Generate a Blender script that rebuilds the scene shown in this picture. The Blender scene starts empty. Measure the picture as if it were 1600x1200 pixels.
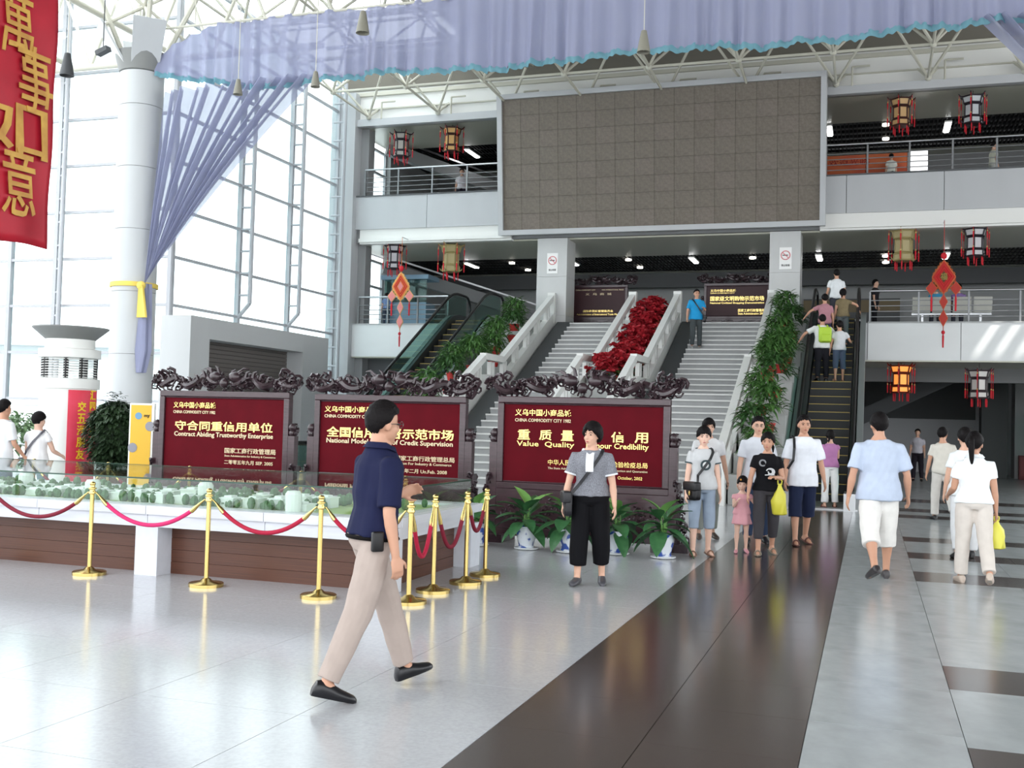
import bpy, bmesh, math, random
from math import sin, cos, pi, radians as RAD, sqrt, atan2
from mathutils import Vector, Matrix, Euler, noise
random.seed(7)
scene = bpy.context.scene
COL = scene.collection

# ------------------------------------------------------------------ camera
YAW, PITCH, ROLL, FPX, CAMH = 0.3225245, 0.0349681, 0.0271274, 1677.275, 1.55
_F = Vector((-sin(YAW), cos(YAW), 0)); _R = Vector((cos(YAW), sin(YAW), 0)); _U = Vector((0, 0, 1))
_F2 = _F * cos(PITCH) + _U * sin(PITCH); _U2 = _U * cos(PITCH) - _F * sin(PITCH)
_R3 = _R * cos(ROLL) + _U2 * sin(ROLL); _U3 = _U2 * cos(ROLL) - _R * sin(ROLL)
camd = bpy.data.cameras.new('camera'); camd.sensor_width = 36; camd.lens = FPX / 1600 * 36
camd.clip_start = 0.1; camd.clip_end = 500
cam = bpy.data.objects.new('camera', camd); COL.objects.link(cam)
_m = Matrix((_R3, _U3, -_F2)).transposed().to_4x4(); _m.translation = (0, 0, CAMH)
cam.matrix_world = _m
scene.camera = cam

# ------------------------------------------------------------------ world, sun, exposure
w = bpy.data.worlds.new('overcast_sky'); scene.world = w; w.use_nodes = True
bg = w.node_tree.nodes['Background']
bg.inputs[0].default_value = (0.94, 0.97, 1.0, 1); bg.inputs[1].default_value = 2.6
sun = bpy.data.lights.new('sun', 'SUN'); sun.energy = 7.0; sun.angle = RAD(1.0); sun.color = (1, .96, .9)
suno = bpy.data.objects.new('sun', sun); COL.objects.link(suno)
suno.location = (20, 0, 40)
suno.rotation_euler = Vector((-.50, .50, -.84)).to_track_quat('-Z', 'Y').to_euler()
vs = scene.view_settings
vs.view_transform = 'Standard'; vs.look = 'None'; vs.gamma = 1.0; vs.exposure = 0.48
vs.use_curve_mapping = False

# ------------------------------------------------------------------ pixel to place helpers (1600x1200 frame)
def ray(x, y): return _F2 + _R3 * ((x - 800) / FPX) - _U3 * ((y - 600) / FPX)
def onZ(x, y, z=0.0):
    d = ray(x, y); return Vector((0, 0, CAMH)) + d * ((z - CAMH) / d.z)
def onY(x, y, Y):
    d = ray(x, y); return Vector((0, 0, CAMH)) + d * (Y / d.y)
def onX(x, y, X):
    d = ray(x, y); return Vector((0, 0, CAMH)) + d * (X / d.x)

# ------------------------------------------------------------------ materials
def srgb(r, g, b):
    f = lambda c: (c / 255 / 12.92) if c / 255 <= .04045 else ((c / 255 + .055) / 1.055) ** 2.4
    return (f(r), f(g), f(b), 1)
MATS = {}
def mat(name, rgb=(200, 200, 200), rough=.6, metal=0.0, spec=.5, noise_amt=0, noise_scale=20, bump=0, bump_scale=60,
        rgb2=None, emit=0, emit_rgb=None, trans=0, alpha=1, coat=0, stretch=None, ior=1.45):
    if name in MATS: return MATS[name]
    m = bpy.data.materials.new(name); m.use_nodes = True; MATS[name] = m
    nt = m.node_tree; b = nt.nodes['Principled BSDF']; c = srgb(*rgb)
    b.inputs['Base Color'].default_value = c
    b.inputs['Roughness'].default_value = rough; b.inputs['Metallic'].default_value = metal
    b.inputs['Specular IOR Level'].default_value = spec; b.inputs['IOR'].default_value = ior
    if coat: b.inputs['Coat Weight'].default_value = coat; b.inputs['Coat Roughness'].default_value = .08
    if emit:
        b.inputs['Emission Color'].default_value = srgb(*(emit_rgb or rgb)); b.inputs['Emission Strength'].default_value = emit
    if trans: b.inputs['Transmission Weight'].default_value = trans
    if alpha < 1: b.inputs['Alpha'].default_value = alpha
    if rgb2 or noise_amt or bump:
        tc = nt.nodes.new('ShaderNodeTexCoord'); mp = nt.nodes.new('ShaderNodeMapping')
        nt.links.new(tc.outputs['Object'], mp.inputs[0])
        if stretch: mp.inputs['Scale'].default_value = stretch
    if rgb2 or noise_amt:
        n = nt.nodes.new('ShaderNodeTexNoise'); n.inputs['Scale'].default_value = noise_scale; n.inputs['Detail'].default_value = 4
        nt.links.new(mp.outputs[0], n.inputs['Vector'])
        r = nt.nodes.new('ShaderNodeMix'); r.data_type = 'RGBA'
        c2 = srgb(*rgb2) if rgb2 else tuple(x * (1 - noise_amt) for x in c[:3]) + (1,)
        r.inputs[6].default_value = c; r.inputs[7].default_value = c2
        cr = nt.nodes.new('ShaderNodeMapRange'); cr.inputs[1].default_value = .35; cr.inputs[2].default_value = .65
        nt.links.new(n.outputs[0], cr.inputs[0]); nt.links.new(cr.outputs[0], r.inputs[0])
        nt.links.new(r.outputs[2], b.inputs['Base Color'])
    if bump:
        n2 = nt.nodes.new('ShaderNodeTexNoise'); n2.inputs['Scale'].default_value = bump_scale; n2.inputs['Detail'].default_value = 3
        nt.links.new(mp.outputs[0], n2.inputs['Vector'])
        bp = nt.nodes.new('ShaderNodeBump'); bp.inputs['Strength'].default_value = bump; bp.inputs['Distance'].default_value = .02
        nt.links.new(n2.outputs[0], bp.inputs['Height']); nt.links.new(bp.outputs[0], b.inputs['Normal'])
    return m
def glassmat(name, rgb=(225, 240, 236), refl=1.0, tint=.12):
    """thin pane: clear with a fresnel reflection"""
    if name in MATS: return MATS[name]
    m = bpy.data.materials.new(name); m.use_nodes = True; MATS[name] = m
    nt = m.node_tree; nt.nodes.clear()
    out = nt.nodes.new('ShaderNodeOutputMaterial'); mx = nt.nodes.new('ShaderNodeMixShader')
    tr = nt.nodes.new('ShaderNodeBsdfTransparent'); gl = nt.nodes.new('ShaderNodeBsdfGlossy')
    fr = nt.nodes.new('ShaderNodeFresnel'); fr.inputs[0].default_value = 1.5
    ge = nt.nodes.new('ShaderNodeNewGeometry'); io = nt.nodes.new('ShaderNodeMath'); io.operation = 'MULTIPLY_ADD'; io.inputs[1].default_value = 1 / 1.5 - 1.5; io.inputs[2].default_value = 1.5
    nt.links.new(ge.outputs['Backfacing'], io.inputs[0]); nt.links.new(io.outputs[0], fr.inputs[0])
    c = srgb(*rgb); tr.inputs[0].default_value = c; gl.inputs['Roughness'].default_value = .01
    ml = nt.nodes.new('ShaderNodeMath'); ml.operation = 'MULTIPLY'; ml.inputs[1].default_value = refl
    nt.links.new(fr.outputs[0], ml.inputs[0]); nt.links.new(ml.outputs[0], mx.inputs[0])
    nt.links.new(tr.outputs[0], mx.inputs[1]); nt.links.new(gl.outputs[0], mx.inputs[2]); nt.links.new(mx.outputs[0], out.inputs[0])
    return m

# ------------------------------------------------------------------ mesh builder
class MB:
    def __init__(s): s.v = []; s.f = []
    def add(s, vs, fs):
        k = len(s.v); s.v += [tuple(x) for x in vs]; s.f += [tuple(i + k for i in f) for f in fs]; return s
    def box(s, c, d, rot=None):
        hx, hy, hz = d[0] / 2, d[1] / 2, d[2] / 2
        P = [Vector((x, y, z)) for x in (-hx, hx) for y in (-hy, hy) for z in (-hz, hz)]
        if rot is not None: P = [rot @ p for p in P]
        c = Vector(c)
        return s.add([p + c for p in P], [(0, 1, 3, 2), (4, 6, 7, 5), (0, 4, 5, 1), (2, 3, 7, 6), (0, 2, 6, 4), (1, 5, 7, 3)])
    def bx(s, x0, x1, y0, y1, z0, z1):
        return s.box(((x0 + x1) / 2, (y0 + y1) / 2, (z0 + z1) / 2), (abs(x1 - x0), abs(y1 - y0), abs(z1 - z0)))
    def beam(s, p0, p1, w, h, up=(0, 0, 1)):
        p0, p1 = Vector(p0), Vector(p1); d = (p1 - p0); L = d.length; d.normalize()
        sd = d.cross(Vector(up)).normalized(); u = sd.cross(d)
        r = Matrix((d, sd, u)).transposed()
        return s.box((p0 + p1) / 2, (L, w, h), r)
    def loft(s, rings, caps=True, closed=False):
        n = len(rings[0]); k = len(s.v); fs = []
        for r in rings: s.v += [tuple(p) for p in r]
        m = len(rings)
        for i in range(m if closed else m - 1):
            a, b = k + i * n, k + ((i + 1) % m) * n
            for j in range(n):
                j2 = (j + 1) % n; fs.append((a + j, a + j2, b + j2, b + j))
        if caps and not closed:
            fs.append(tuple(k + j for j in reversed(range(n)))); fs.append(tuple(k + (m - 1) * n + j for j in range(n)))
        s.f += fs; return s
    def tube(s, pts, r, n=8, closed=False):
        pts = [Vector(p) for p in pts]; m = len(pts)
        rs = r if isinstance(r, (list, tuple)) else [r] * m
        rings = []; prev = None
        for i, p in enumerate(pts):
            if closed: t = pts[(i + 1) % m] - pts[i - 1]
            else: t = pts[min(i + 1, m - 1)] - pts[max(i - 1, 0)]
            t.normalize()
            if prev is None:
                a = Vector((0, 0, 1)) if abs(t.z) < .9 else Vector((1, 0, 0)); u = t.cross(a).normalized()
            else:
                u = (prev - t * prev.dot(t)).normalized()
            prev = u; v = t.cross(u)
            rings.append([p + (u * cos(2 * pi * j / n) + v * sin(2 * pi * j / n)) * rs[i] for j in range(n)])
        return s.loft(rings, closed=closed)
    def cyl(s, p0, p1, r0, r1=None, n=12): return s.tube([p0, p1], [r0, r0 if r1 is None else r1], n)
    def lathe(s, prof, n=20, c=(0, 0, 0)):
        rings = [[(c[0] + r * cos(2 * pi * j / n), c[1] + r * sin(2 * pi * j / n), c[2] + z) for j in range(n)] for r, z in prof]
        return s.loft(rings)
    def ell(s, c, r, n=14, m=8, rot=None):
        c = Vector(c); rings = []
        for i in range(m + 1):
            a = -pi / 2 + pi * i / m; a = max(-pi / 2 + .02, min(pi / 2 - .02, a))
            ring = []
            for j in range(n):
                p = Vector((r[0] * cos(a) * cos(2 * pi * j / n), r[1] * cos(a) * sin(2 * pi * j / n), r[2] * sin(a)))
                ring.append(c + (rot @ p if rot is not None else p))
            rings.append(ring)
        return s.loft(rings)
    def capsule(s, pts, rs, n=12):
        """tube with rounded ends"""
        pts = [Vector(p) for p in pts]
        d0 = (pts[0] - pts[1]).normalized(); d1 = (pts[-1] - pts[-2]).normalized()
        P, R = [], []
        for a in (80, 50, 25): P.append(pts[0] + d0 * rs[0] * sin(RAD(a))); R.append(rs[0] * cos(RAD(a)))
        P += pts; R += list(rs)
        for a in (25, 50, 80): P.append(pts[-1] + d1 * rs[-1] * sin(RAD(a))); R.append(rs[-1] * cos(RAD(a)))
        return s.tube(P, R, n)
    def prism(s, poly, h0, h1, axis='y'):
        """poly in the two other axes, extruded along axis"""
        def q(a, b, h): return (a, h, b) if axis == 'y' else ((h, a, b) if axis == 'x' else (a, b, h))
        return s.loft([[q(a, b, h0) for a, b in poly], [q(a, b, h1) for a, b in poly]])
    def mesh(s, name, m=None, smooth=False):
        me = bpy.data.meshes.new(name); me.from_pydata(s.v, [], s.f)
        bm = bmesh.new(); bm.from_mesh(me); bmesh.ops.recalc_face_normals(bm, faces=bm.faces); bm.to_mesh(me); bm.free()
        if m: me.materials.append(m)
        if smooth: me.polygons.foreach_set('use_smooth', [True] * len(me.polygons)); me.set_sharp_from_angle(angle=RAD(48))
        return me
    def build(s, name, m=None, parent=None, smooth=False, loc=None, rz=0):
        return obj(name, s.mesh(name, m, smooth), parent, loc, rz)
def obj(name, me, parent=None, loc=None, rz=0):
    o = bpy.data.objects.new(name, me); COL.objects.link(o)
    if parent: o.parent = parent
    if loc is not None: o.location = loc
    if rz: o.rotation_euler = (0, 0, rz)
    return o
def tag(o, label=None, cat=None, group=None, kind=None):
    if label: o['label'] = label
    if cat: o['category'] = cat
    if group: o['group'] = group
    if kind: o['kind'] = kind
    return o
def thing(name, label, cat, loc=(0, 0, 0), rz=0, group=None, kind=None):
    o = bpy.data.objects.new(name, None); COL.objects.link(o); o.location = loc; o.rotation_euler = (0, 0, rz)
    o.empty_display_size = .2
    return tag(o, label, cat, group, kind)
def struct(name, loc=(0, 0, 0)):
    o = bpy.data.objects.new(name, None); COL.objects.link(o); o.location = loc; o['kind'] = 'structure'; return o
def copy_tree(o, parent=None):
    c = o.copy(); COL.objects.link(c); c.parent = parent
    for ch in o.children: copy_tree(ch, c)
    return c
_unit = {}
def bar(name, p0, p1, r, m, parent=None, n=6):
    """round bar as an object that shares one unit cylinder"""
    key = ('c', m.name, n)
    if key not in _unit:
        b = MB().cyl((0, 0, -.5), (0, 0, .5), 1, n=n); _unit[key] = b.mesh('round_bar', m, True)
    p0, p1 = Vector(p0), Vector(p1); d = p1 - p0
    o = obj(name, _unit[key], parent, (p0 + p1) / 2)
    o.rotation_euler = d.to_track_quat('Z', 'Y').to_euler(); o.scale = (r, r, d.length); return o
def blk(name, x0, x1, y0, y1, z0, z1, m, parent=None, bev=0):
    """box object sharing one unit cube"""
    key = ('b', m.name)
    if key not in _unit: _unit[key] = MB().box((0, 0, 0), (1, 1, 1)).mesh('block', m)
    o = obj(name, _unit[key], parent, ((x0 + x1) / 2, (y0 + y1) / 2, (z0 + z1) / 2))
    o.scale = (abs(x1 - x0), abs(y1 - y0), abs(z1 - z0)); return o
BK = bpy.data.scenes.new('bake')
def _eval(t):
    BK.collection.objects.link(t); vl = BK.view_layers[0]
    with bpy.context.temp_override(scene=BK, view_layer=vl):
        vl.update(); dg = bpy.context.evaluated_depsgraph_get(); dg.update()
        return bpy.data.meshes.new_from_object(t.evaluated_get(dg))
def baked(mb, name, m, mods, parent=None, smooth=True, loc=None):
    """mesh builder -> modifiers applied -> plain mesh object"""
    me = mb.mesh(name); t = bpy.data.objects.new('tmp', me)
    for kind, kw in mods:
        md = t.modifiers.new(kind, kind)
        for k, v in kw.items(): setattr(md, k, v)
    r = _eval(t); bpy.data.objects.remove(t); bpy.data.meshes.remove(me)
    r.name = name; r.materials.clear(); r.materials.append(m)
    if smooth: r.polygons.foreach_set('use_smooth', [True] * len(r.polygons))
    return obj(name, r, parent, loc)
def text_mesh(body, size=1.0, extrude=.004, offset=0.0, space=1.0, m=None, align='LEFT', width=None, height=None):
    c = bpy.data.curves.new('txt', 'FONT'); c.body = body; c.size = size; c.extrude = extrude; c.offset = offset
    c.space_character = space; c.align_x = align; c.resolution_u = 2
    t = bpy.data.objects.new('tmp', c)
    me = _eval(t); bpy.data.objects.remove(t); bpy.data.curves.remove(c)
    me.name = 'lettering'; me.materials.clear()
    if m: me.materials.append(m)
    if len(me.vertices):
        xs = [v.co.x for v in me.vertices]; ys = [v.co.y for v in me.vertices]
        x0, x1, y0, y1 = min(xs), max(xs), min(ys), max(ys)
        sx = width / (x1 - x0) if width else 1; sy = height / (y1 - y0) if height else (sx if width else 1)
        for v in me.vertices:
            v.co.x = (v.co.x - x0) * sx if width else v.co.x
            v.co.y = (v.co.y - y0) * sy if (height or width) else v.co.y
    return me
def letter(body, x0, z0, wd, ht, y, m, parent, bold=.0, face=-1, name='lettering'):
    """upright line of lettering on a panel facing -Y: lower left corner (x0,z0), width, height"""
    me = text_mesh(body, extrude=.004, offset=bold, m=m, width=wd, height=ht)
    o = obj(name, me, parent, (x0, y, z0)); o.rotation_euler = (pi / 2, 0, 0); return o
# ================================================================== materials in use
M_stone = mat('pale_granite_floor', (190, 192, 196), rough=.15, spec=.45, noise_amt=.10, noise_scale=45, ior=1.6)
M_stone2 = mat('grey_granite_floor', (172, 178, 180), rough=.2, spec=.35, noise_amt=.18, noise_scale=3.5, ior=1.6)
M_dark = mat('dark_granite_floor', (66, 59, 57), rough=.17, spec=.4, rgb2=(80, 71, 67), noise_scale=160, ior=1.6)
M_joint = mat('floor_joint', (120, 122, 122), rough=.5)
M_clad = mat('grey_aluminium_cladding', (186, 188, 190), rough=.42, spec=.4, noise_amt=.05, noise_scale=1.2, stretch=(3, 3, .3))
M_conc = mat('grey_plaster', (172, 174, 174), rough=.8, noise_amt=.08, noise_scale=2)
M_white = mat('white_plaster', (228, 228, 224), rough=.6)
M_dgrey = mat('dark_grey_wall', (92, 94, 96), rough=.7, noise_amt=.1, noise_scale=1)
M_mgrey = mat('mid_grey_wall', (142, 143, 144), rough=.75, noise_amt=.08, noise_scale=1)
M_ceil = mat('olive_grey_ceiling', (186, 186, 170), rough=.28, spec=.8)
M_roof = mat('brown_grey_roof_deck', (118, 114, 104), rough=.8, noise_amt=.15, noise_scale=1.5)
M_slat = mat('black_ceiling_slat', (22, 23, 25), rough=.6)
M_steel = mat('brushed_steel', (190, 192, 194), rough=.28, metal=1.0)
M_frame = mat('grey_painted_steel', (150, 152, 156), rough=.5)
M_truss = mat('cream_painted_steel', (196, 194, 180), rough=.5)
M_mull = mat('curtain_wall_mullion', (170, 172, 176), rough=.5)
M_glass = glassmat('window_glass', (244, 250, 250), .7)
M_railglass = glassmat('balustrade_glass', (196, 220, 214), 1.0)
M_tube = mat('fluorescent_tube', (255, 255, 255), emit=9)
M_black = mat('black_rubber', (18, 18, 20), rough=.45)
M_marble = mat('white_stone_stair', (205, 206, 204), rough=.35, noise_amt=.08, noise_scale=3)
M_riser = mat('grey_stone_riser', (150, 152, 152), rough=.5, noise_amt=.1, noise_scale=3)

# ================================================================== floor with its tiles
floor = struct('floor')
MB().bx(-60, 26, -14, 60, -.10, -.022).build('bedding', M_joint, floor)
XS = [-1.79, -.29, .48]
bands = [(5.2, 5.82), (7.09, 7.78), (12.05, 12.88), (14.2, 14.9), (16.35, 17.05), (20.78, 21.58), (22.45, 23.38), (25.5, 26.7)]
tile_jobs = []
def tiles(x0, x1, y0, y1, m, nx, ny):
    g = .004
    dx, dy = (x1 - x0) / nx, (y1 - y0) / ny
    for i in range(nx):
        for j in range(ny):
            tile_jobs.append((x0 + i * dx + g / 2, x0 + (i + 1) * dx - g / 2, y0 + j * dy + g / 2, y0 + (j + 1) * dy - g / 2, m))
tiles(-34.79, -1.79, -6, 33, M_stone, 33, 39)
tiles(-1.79, -.29, -6, 33, M_dark, 2, 52)
tiles(-.29, .48, -6, 33, M_stone2, 1, 39)
edges = sorted(bands); py = -6
for a, b_ in edges + [(33, 33)]:
    n = max(1, round((a - py) / 1.1)); tiles(.48, 12.48, py, a, M_stone2, 12, n)
    if b_ > a: tiles(.48, 12.48, a, b_, M_dark, 10, 1)
    py = b_
def seen(x, y):
    v = Vector((x, y, 0)) - Vector((0, 0, CAMH)); d = v.dot(_F2)
    if d < 2: return 0
    px = 800 + FPX * v.dot(_R3) / d; pyy = 600 - FPX * v.dot(_U3) / d
    return FPX / d if (-120 < px < 1720 and 600 < pyy < 1330) else 0
tile_jobs = [(seen((a + b2) / 2, (c + d) / 2), a, b2, c, d, m) for a, b2, c, d, m in tile_jobs]
tile_jobs.sort(key=lambda t: -t[0])
rest = {}
for k, (s_, a, b2, c, d, m) in enumerate(tile_jobs):
    if k < 290 and s_ > 0: blk('tile', a, b2, c, d, -.022, 0, m, floor)
    else: rest.setdefault(m.name, MB()).bx(a, b2, c, d, -.022, 0)
for nm, mb in rest.items():
    mb.build('tile_field', MATS[nm], floor)['kind'] = 'stuff'
blk('slab', -34.8, 14, 33, 47, -.022, 0, M_stone2, floor)

# ================================================================== facade levels
YF = 33.0; Z2, Z2B = 4.72, 3.63; Z3, Z3M, Z3B = 9.10, 7.98, 7.48; ZB0, ZB1, ZC = 11.52, 11.76, 12.80
XL, XR = -17.2, 10.0
M_wmarble = mat('pale_polished_marble', (216, 219, 219), rough=.25, noise_amt=.05, noise_scale=1.5)
def fascia(parent, z0, z1, x0, x1, y, wd=2.6, th=.12, m=None):
    n = max(1, round((x1 - x0) / wd)); d = (x1 - x0) / n
    for i in range(n): blk('panel', x0 + i * d + .008, x0 + (i + 1) * d - .008, y, y + th, z0, z1, m or M_clad, parent)
fl2 = struct('floor_upper')
blk('slab', XL - .3, XR, YF + .12, 46, Z2B + .02, Z2 - .01, M_mgrey, fl2)
# the upper floor comes forward on both sides of the stairs
fascia(fl2, Z2B, Z2, XL + .3, -13.4, YF, m=M_wmarble); fascia(fl2, Z2B, Z2, -.1, XR, YF, m=M_wmarble)
fascia(fl2, Z2B, Z2, -13.4, -.1, YF + .0, 2.2)
blk('soffit', XL, XR, YF + .02, 46, Z2B - .04, Z2B + .02, M_ceil, fl2)
blk('coping', XL + .3, -13.3, YF - .04, YF + .3, Z2 - .005, Z2 + .03, M_conc, fl2); blk('coping', -.1, XR, YF - .04, YF + .3, Z2 - .005, Z2 + .03, M_conc, fl2)
blk('bedding', XL, XR, YF + .3, 46, Z2 - .01, Z2, M_stone2, fl2)
fl3 = struct('floor_top')
blk('slab', XL - .3, XR, YF + .12, 44, Z3B + .05, Z3 - .01, M_mgrey, fl3)
fascia(fl3, Z3M, Z3, XL + .3, XR, YF)
blk('fascia_band', XL + .5, -11.2, YF + .06, YF + .3, Z3B, Z3M, M_white, fl3); blk('fascia_band', -1.5, XR, YF + .06, YF + .3, Z3B, Z3M, M_white, fl3)
blk('fascia_lip', XL + .5, -11.2, YF - .03, YF + .06, Z3B + .06, Z3B + .18, M_white, fl3); blk('fascia_lip', -1.5, XR, YF - .03, YF + .06, Z3B + .06, Z3B + .18, M_white, fl3)
blk('soffit', XL, XR, YF + .3, 37.0, Z3B, Z3B + .05, M_ceil, fl3); blk('soffit', XL, XR, 40.8, 44, Z3B, Z3B + .05, M_ceil, fl3)
blk('coping', XL + .3, XR, YF - .03, YF + .3, Z3 - .005, Z3 + .04, M_dgrey, fl3)
# ceilings of the two upper floors with black slat fields
ce3 = struct('ceiling_gallery')
blk('soffit', XL, XR, YF + .1, 36.1, ZB0, ZB0 + .05, M_ceil, ce3); blk('soffit', XL, XR, 39.9, 44, ZB0, ZB0 + .05, M_ceil, ce3)
blk('slab', XL, XR, YF + .3, 44, ZB0 + .35, ZB0 + .5, M_black, ce3)
def slats(parent, x0, x1, y0, y1, z, n_x=None):
    bk = MB(); k = 0; x = x0
    while x < x1: bk.bx(x, x + .03, y0, y1, z, z + .12); x += .13
    for i in range(7): y = y0 + (y1 - y0) * i / 6; bk.bx(x0, x1, y - .03, y + .03, z + .005, z + .1)
    o = bk.build('slat_field', M_slat, parent); o['kind'] = 'stuff'
slats(ce3, XL, XR, 36.1, 39.9, ZB0); slats(fl3, XL, XR, 37.0, 40.8, Z3B)
blk('backing', XL, XR, 37, 40.8, Z3B + .22, Z3B + .26, M_black, fl3)
def tube_light(x, y, z, ang, label, L=1.25):
    t = thing('ceiling_light', label, 'light', (x, y, z), ang, 'fluorescent ceiling lights')
    MB().box((0, 0, .03), (.22, L, .05)).build('housing', M_white, t)
    MB().box((0, 0, -.01), (.15, L - .1, .03)).build('diffuser', M_tube, t)
def ceil_px(px, py, z): return onZ(px, py, z)
for k, (px, py, z, lab) in enumerate([(737, 415, Z3B - .06, 'white tube light left of the pillar with the no-smoking notice, over the left escalator'), (895, 411, Z3B - .06, 'white tube light just right of the left square pillar'),
        (1084, 407, Z3B - .06, 'white tube light over the right flight of stairs'), (1280, 403, Z3B - .06, 'white tube light above the people riding the escalator'), (1478, 400, Z3B - .06, 'white tube light behind the red knot ornament on the right'),
        (738, 240, ZB0 - .06, 'white tube light on the top floor beside the left lantern pair'), (1296, 205, ZB0 - .06, 'white tube light on the top floor next to the big screen'), (1480, 199, ZB0 - .06, 'white tube light on the top floor between the two right lanterns')]):
    p = ceil_px(px, py, z); tube_light(p.x, p.y, z, 0, lab)
dl = MB().cyl((0, 0, 0), (0, 0, .06), .11, n=14).mesh('downlight', mat('downlight_lamp', (255, 250, 235), emit=6))
for k, (px, py, z, lab) in enumerate([(982, 405, Z3B, 'small round downlight above the left flight, nearer one'), (1000, 417, Z3B, 'small round downlight above the left flight, farther one'), (1176, 402, Z3B, 'small round downlight left of the right pillar'),
        (800, 410, Z3B, 'small round downlight left of the left pillar, upper one'), (825, 421, Z3B, 'small round downlight left of the left pillar, lower one'), (1384, 194, ZB0, 'small round downlight beside the brown lantern on the top floor, upper one'), (1384, 216, ZB0, 'small round downlight beside the brown lantern on the top floor, lower one'),
        (1384, 399, Z3B, 'small round downlight behind the gold lantern, upper one'), (1384, 409, Z3B, 'small round downlight behind the gold lantern, lower one')]):
    p = ceil_px(px, py, z); tag(obj('downlight', dl, None, (p.x, p.y, z - .05)), lab, 'light', 'round downlights')
# roof edge beam, white wall over it, roof deck
wb = struct('wall_back_upper')
blk('edge_beam', XL - .3, XR, YF - .1, YF + .25, ZB0, ZB1, M_clad, wb)
blk('white_wall', XL - .3, XR, YF + .1, YF + .25, ZB1, ZC, M_white, wb); blk('bulkhead', XL - .3, XR, YF + .05, YF + .25, ZC, 14.45, M_roof, wb)
blk('rail_line', XL, XR, YF + .04, YF + .1, 12.12, 12.16, M_truss, wb); blk('rail_line', XL, XR, YF + .02, YF + .1, 12.6, 12.72, M_truss, wb)
cl = struct('ceiling')
# roof deck: solid, with a row of open skylight slots on the right near the facade, milky sun-diffusing strip along the left wall
RZ = 14.3
deck = MB()
deck.bx(-13.0, 2.6, -9, YF + .3, RZ, RZ + .2)
deck.bx(2.6, 30, -9, 26.5, RZ, RZ + .2); deck.bx(2.6, 30, 27.7, YF + .3, RZ, RZ + .2)
deck.build('roof_deck', M_roof, cl)
for i in range(30):
    x_ = 2.6 + i * .55
    blk('roof_slat', x_, x_ + (.56 if i < 11 or i > 20 else .36), 26.5, 27.7, RZ, RZ + .12, M_roof, cl)
for i in range(9): blk('purlin', -13, 12, 8.6 + i * 3, 8.75 + i * 3, RZ - .25, RZ, M_frame, cl)

# big left column of the facade and inner wall pieces
wl = struct('wall_back_left')
blk('pier', -17.75, -16.85, YF - .25, YF + .5, 0, ZB1 + .9, M_clad, wl)
blk('pier_return', -16.85, -16.55, YF + .25, YF + .7, 0, ZB0, M_mgrey, wl)
# square pillars that carry the screen
M_pillar = mat('stone_clad_pillar', (196, 197, 196), rough=.4, noise_amt=.05, noise_scale=2)
for nm, (xa, xb) in (('wall_pillar', (-10.3, -9.3)), ('wall_pillar', (-2.95, -2.05))):
    p_ = struct(nm, ((xa + xb) / 2, YF + .55, 0)); w2 = (xb - xa) / 2
    for i in range(6): z0, z1 = i * 1.25, min((i + 1) * 1.25, Z3B + .05); blk('cladding', -w2, w2, -.5, .5, z0 + .003, z1 - .003, M_pillar, p_)
    sg = thing('no_smoking_notice', 'white no-smoking notice on the %s square pillar' % ('left' if xa < -5 else 'right'), 'sign', ((xa + xb) / 2 + .02, YF + .04, 6.35), 0, 'no smoking notices')
    MB().box((0, 0, .33), (.36, .012, .66)).build('plate', mat('notice_white', (240, 240, 238), rough=.4), sg)
    rg = MB(); rg.tube([(.13 * cos(a), -.012, .42 + .13 * sin(a)) for a in [2 * pi * i / 24 for i in range(24)]], .014, 5, closed=True)
    rg.beam((-.09, -.012, .51), (.09, -.012, .33), .02, .02); rg.build('prohibition_ring', mat('notice_red', (215, 120, 125), rough=.5), sg)
    MB().beam((-.09, -.009, .42), (.07, -.009, .42), .012, .03).build('cigarette', mat('notice_grey', (90, 90, 90)), sg)
    letter('禁止吸烟', -.12, .08, .24, .07, -.009, MATS['notice_grey'], sg, .01)

# interior back walls
wi = struct('wall_interior')
blk('shop_wall', XL, XR, 42.2, 42.4, Z2, Z3B, M_conc, wi)
blk('bulkhead', XL, XR, 41.3, 41.6, Z3B - .55, Z3B, M_dgrey, wi)
blk('shop_wall', XL, XR, 41.0, 41.2, Z3, ZB0, M_mgrey, wi)
M_pgrey = mat('pale_grey_wall', (206, 207, 210), rough=.7)
blk('back_wall', XL, XR, 45.6, 45.8, 0, Z2B, M_pgrey, wi)
blk('side_wall', XL - .2, XL, YF + 3.4, 46, 0, ZB0, M_conc, wi)
blk('side_wall', XR, XR + .2, YF, 46, 0, ZB0, M_mgrey, wi)
blk('end_wall_ground', -16.9, -11.5, YF + .8, YF + .95, 0, Z2B, M_dgrey, wi)
# long slanting stair stringers seen in the gallery on the left of both floors
for z in (Z2, Z3):
    b2 = MB().beam((-16.9, 35.4, z + 2.3), (-11.6, 40.2, z + .7), .3, .45); b2.build('stair_stringer', M_mgrey, wi)
    b2 = MB().beam((-16.9, 35.2, z + 2.75), (-11.6, 40.0, z + 1.15), .06, .06); b2.build('stair_handrail', M_steel, wi)
# ground floor behind the right lanterns: underside of a stair, dark piers, lighter pier
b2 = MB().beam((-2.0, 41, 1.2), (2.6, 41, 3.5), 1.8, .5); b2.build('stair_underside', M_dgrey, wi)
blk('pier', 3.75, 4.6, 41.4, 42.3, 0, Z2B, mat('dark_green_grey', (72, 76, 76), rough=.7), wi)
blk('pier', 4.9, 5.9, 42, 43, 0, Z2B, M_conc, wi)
blk('bulkhead', -.2, XR, 36.2, 36.6, 3.15, Z2B, M_mgrey, wi)
blk('wall_panel', -.6, 3.9, 45.45, 45.6, 2.1, Z2B, M_dgrey, wi)
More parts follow.
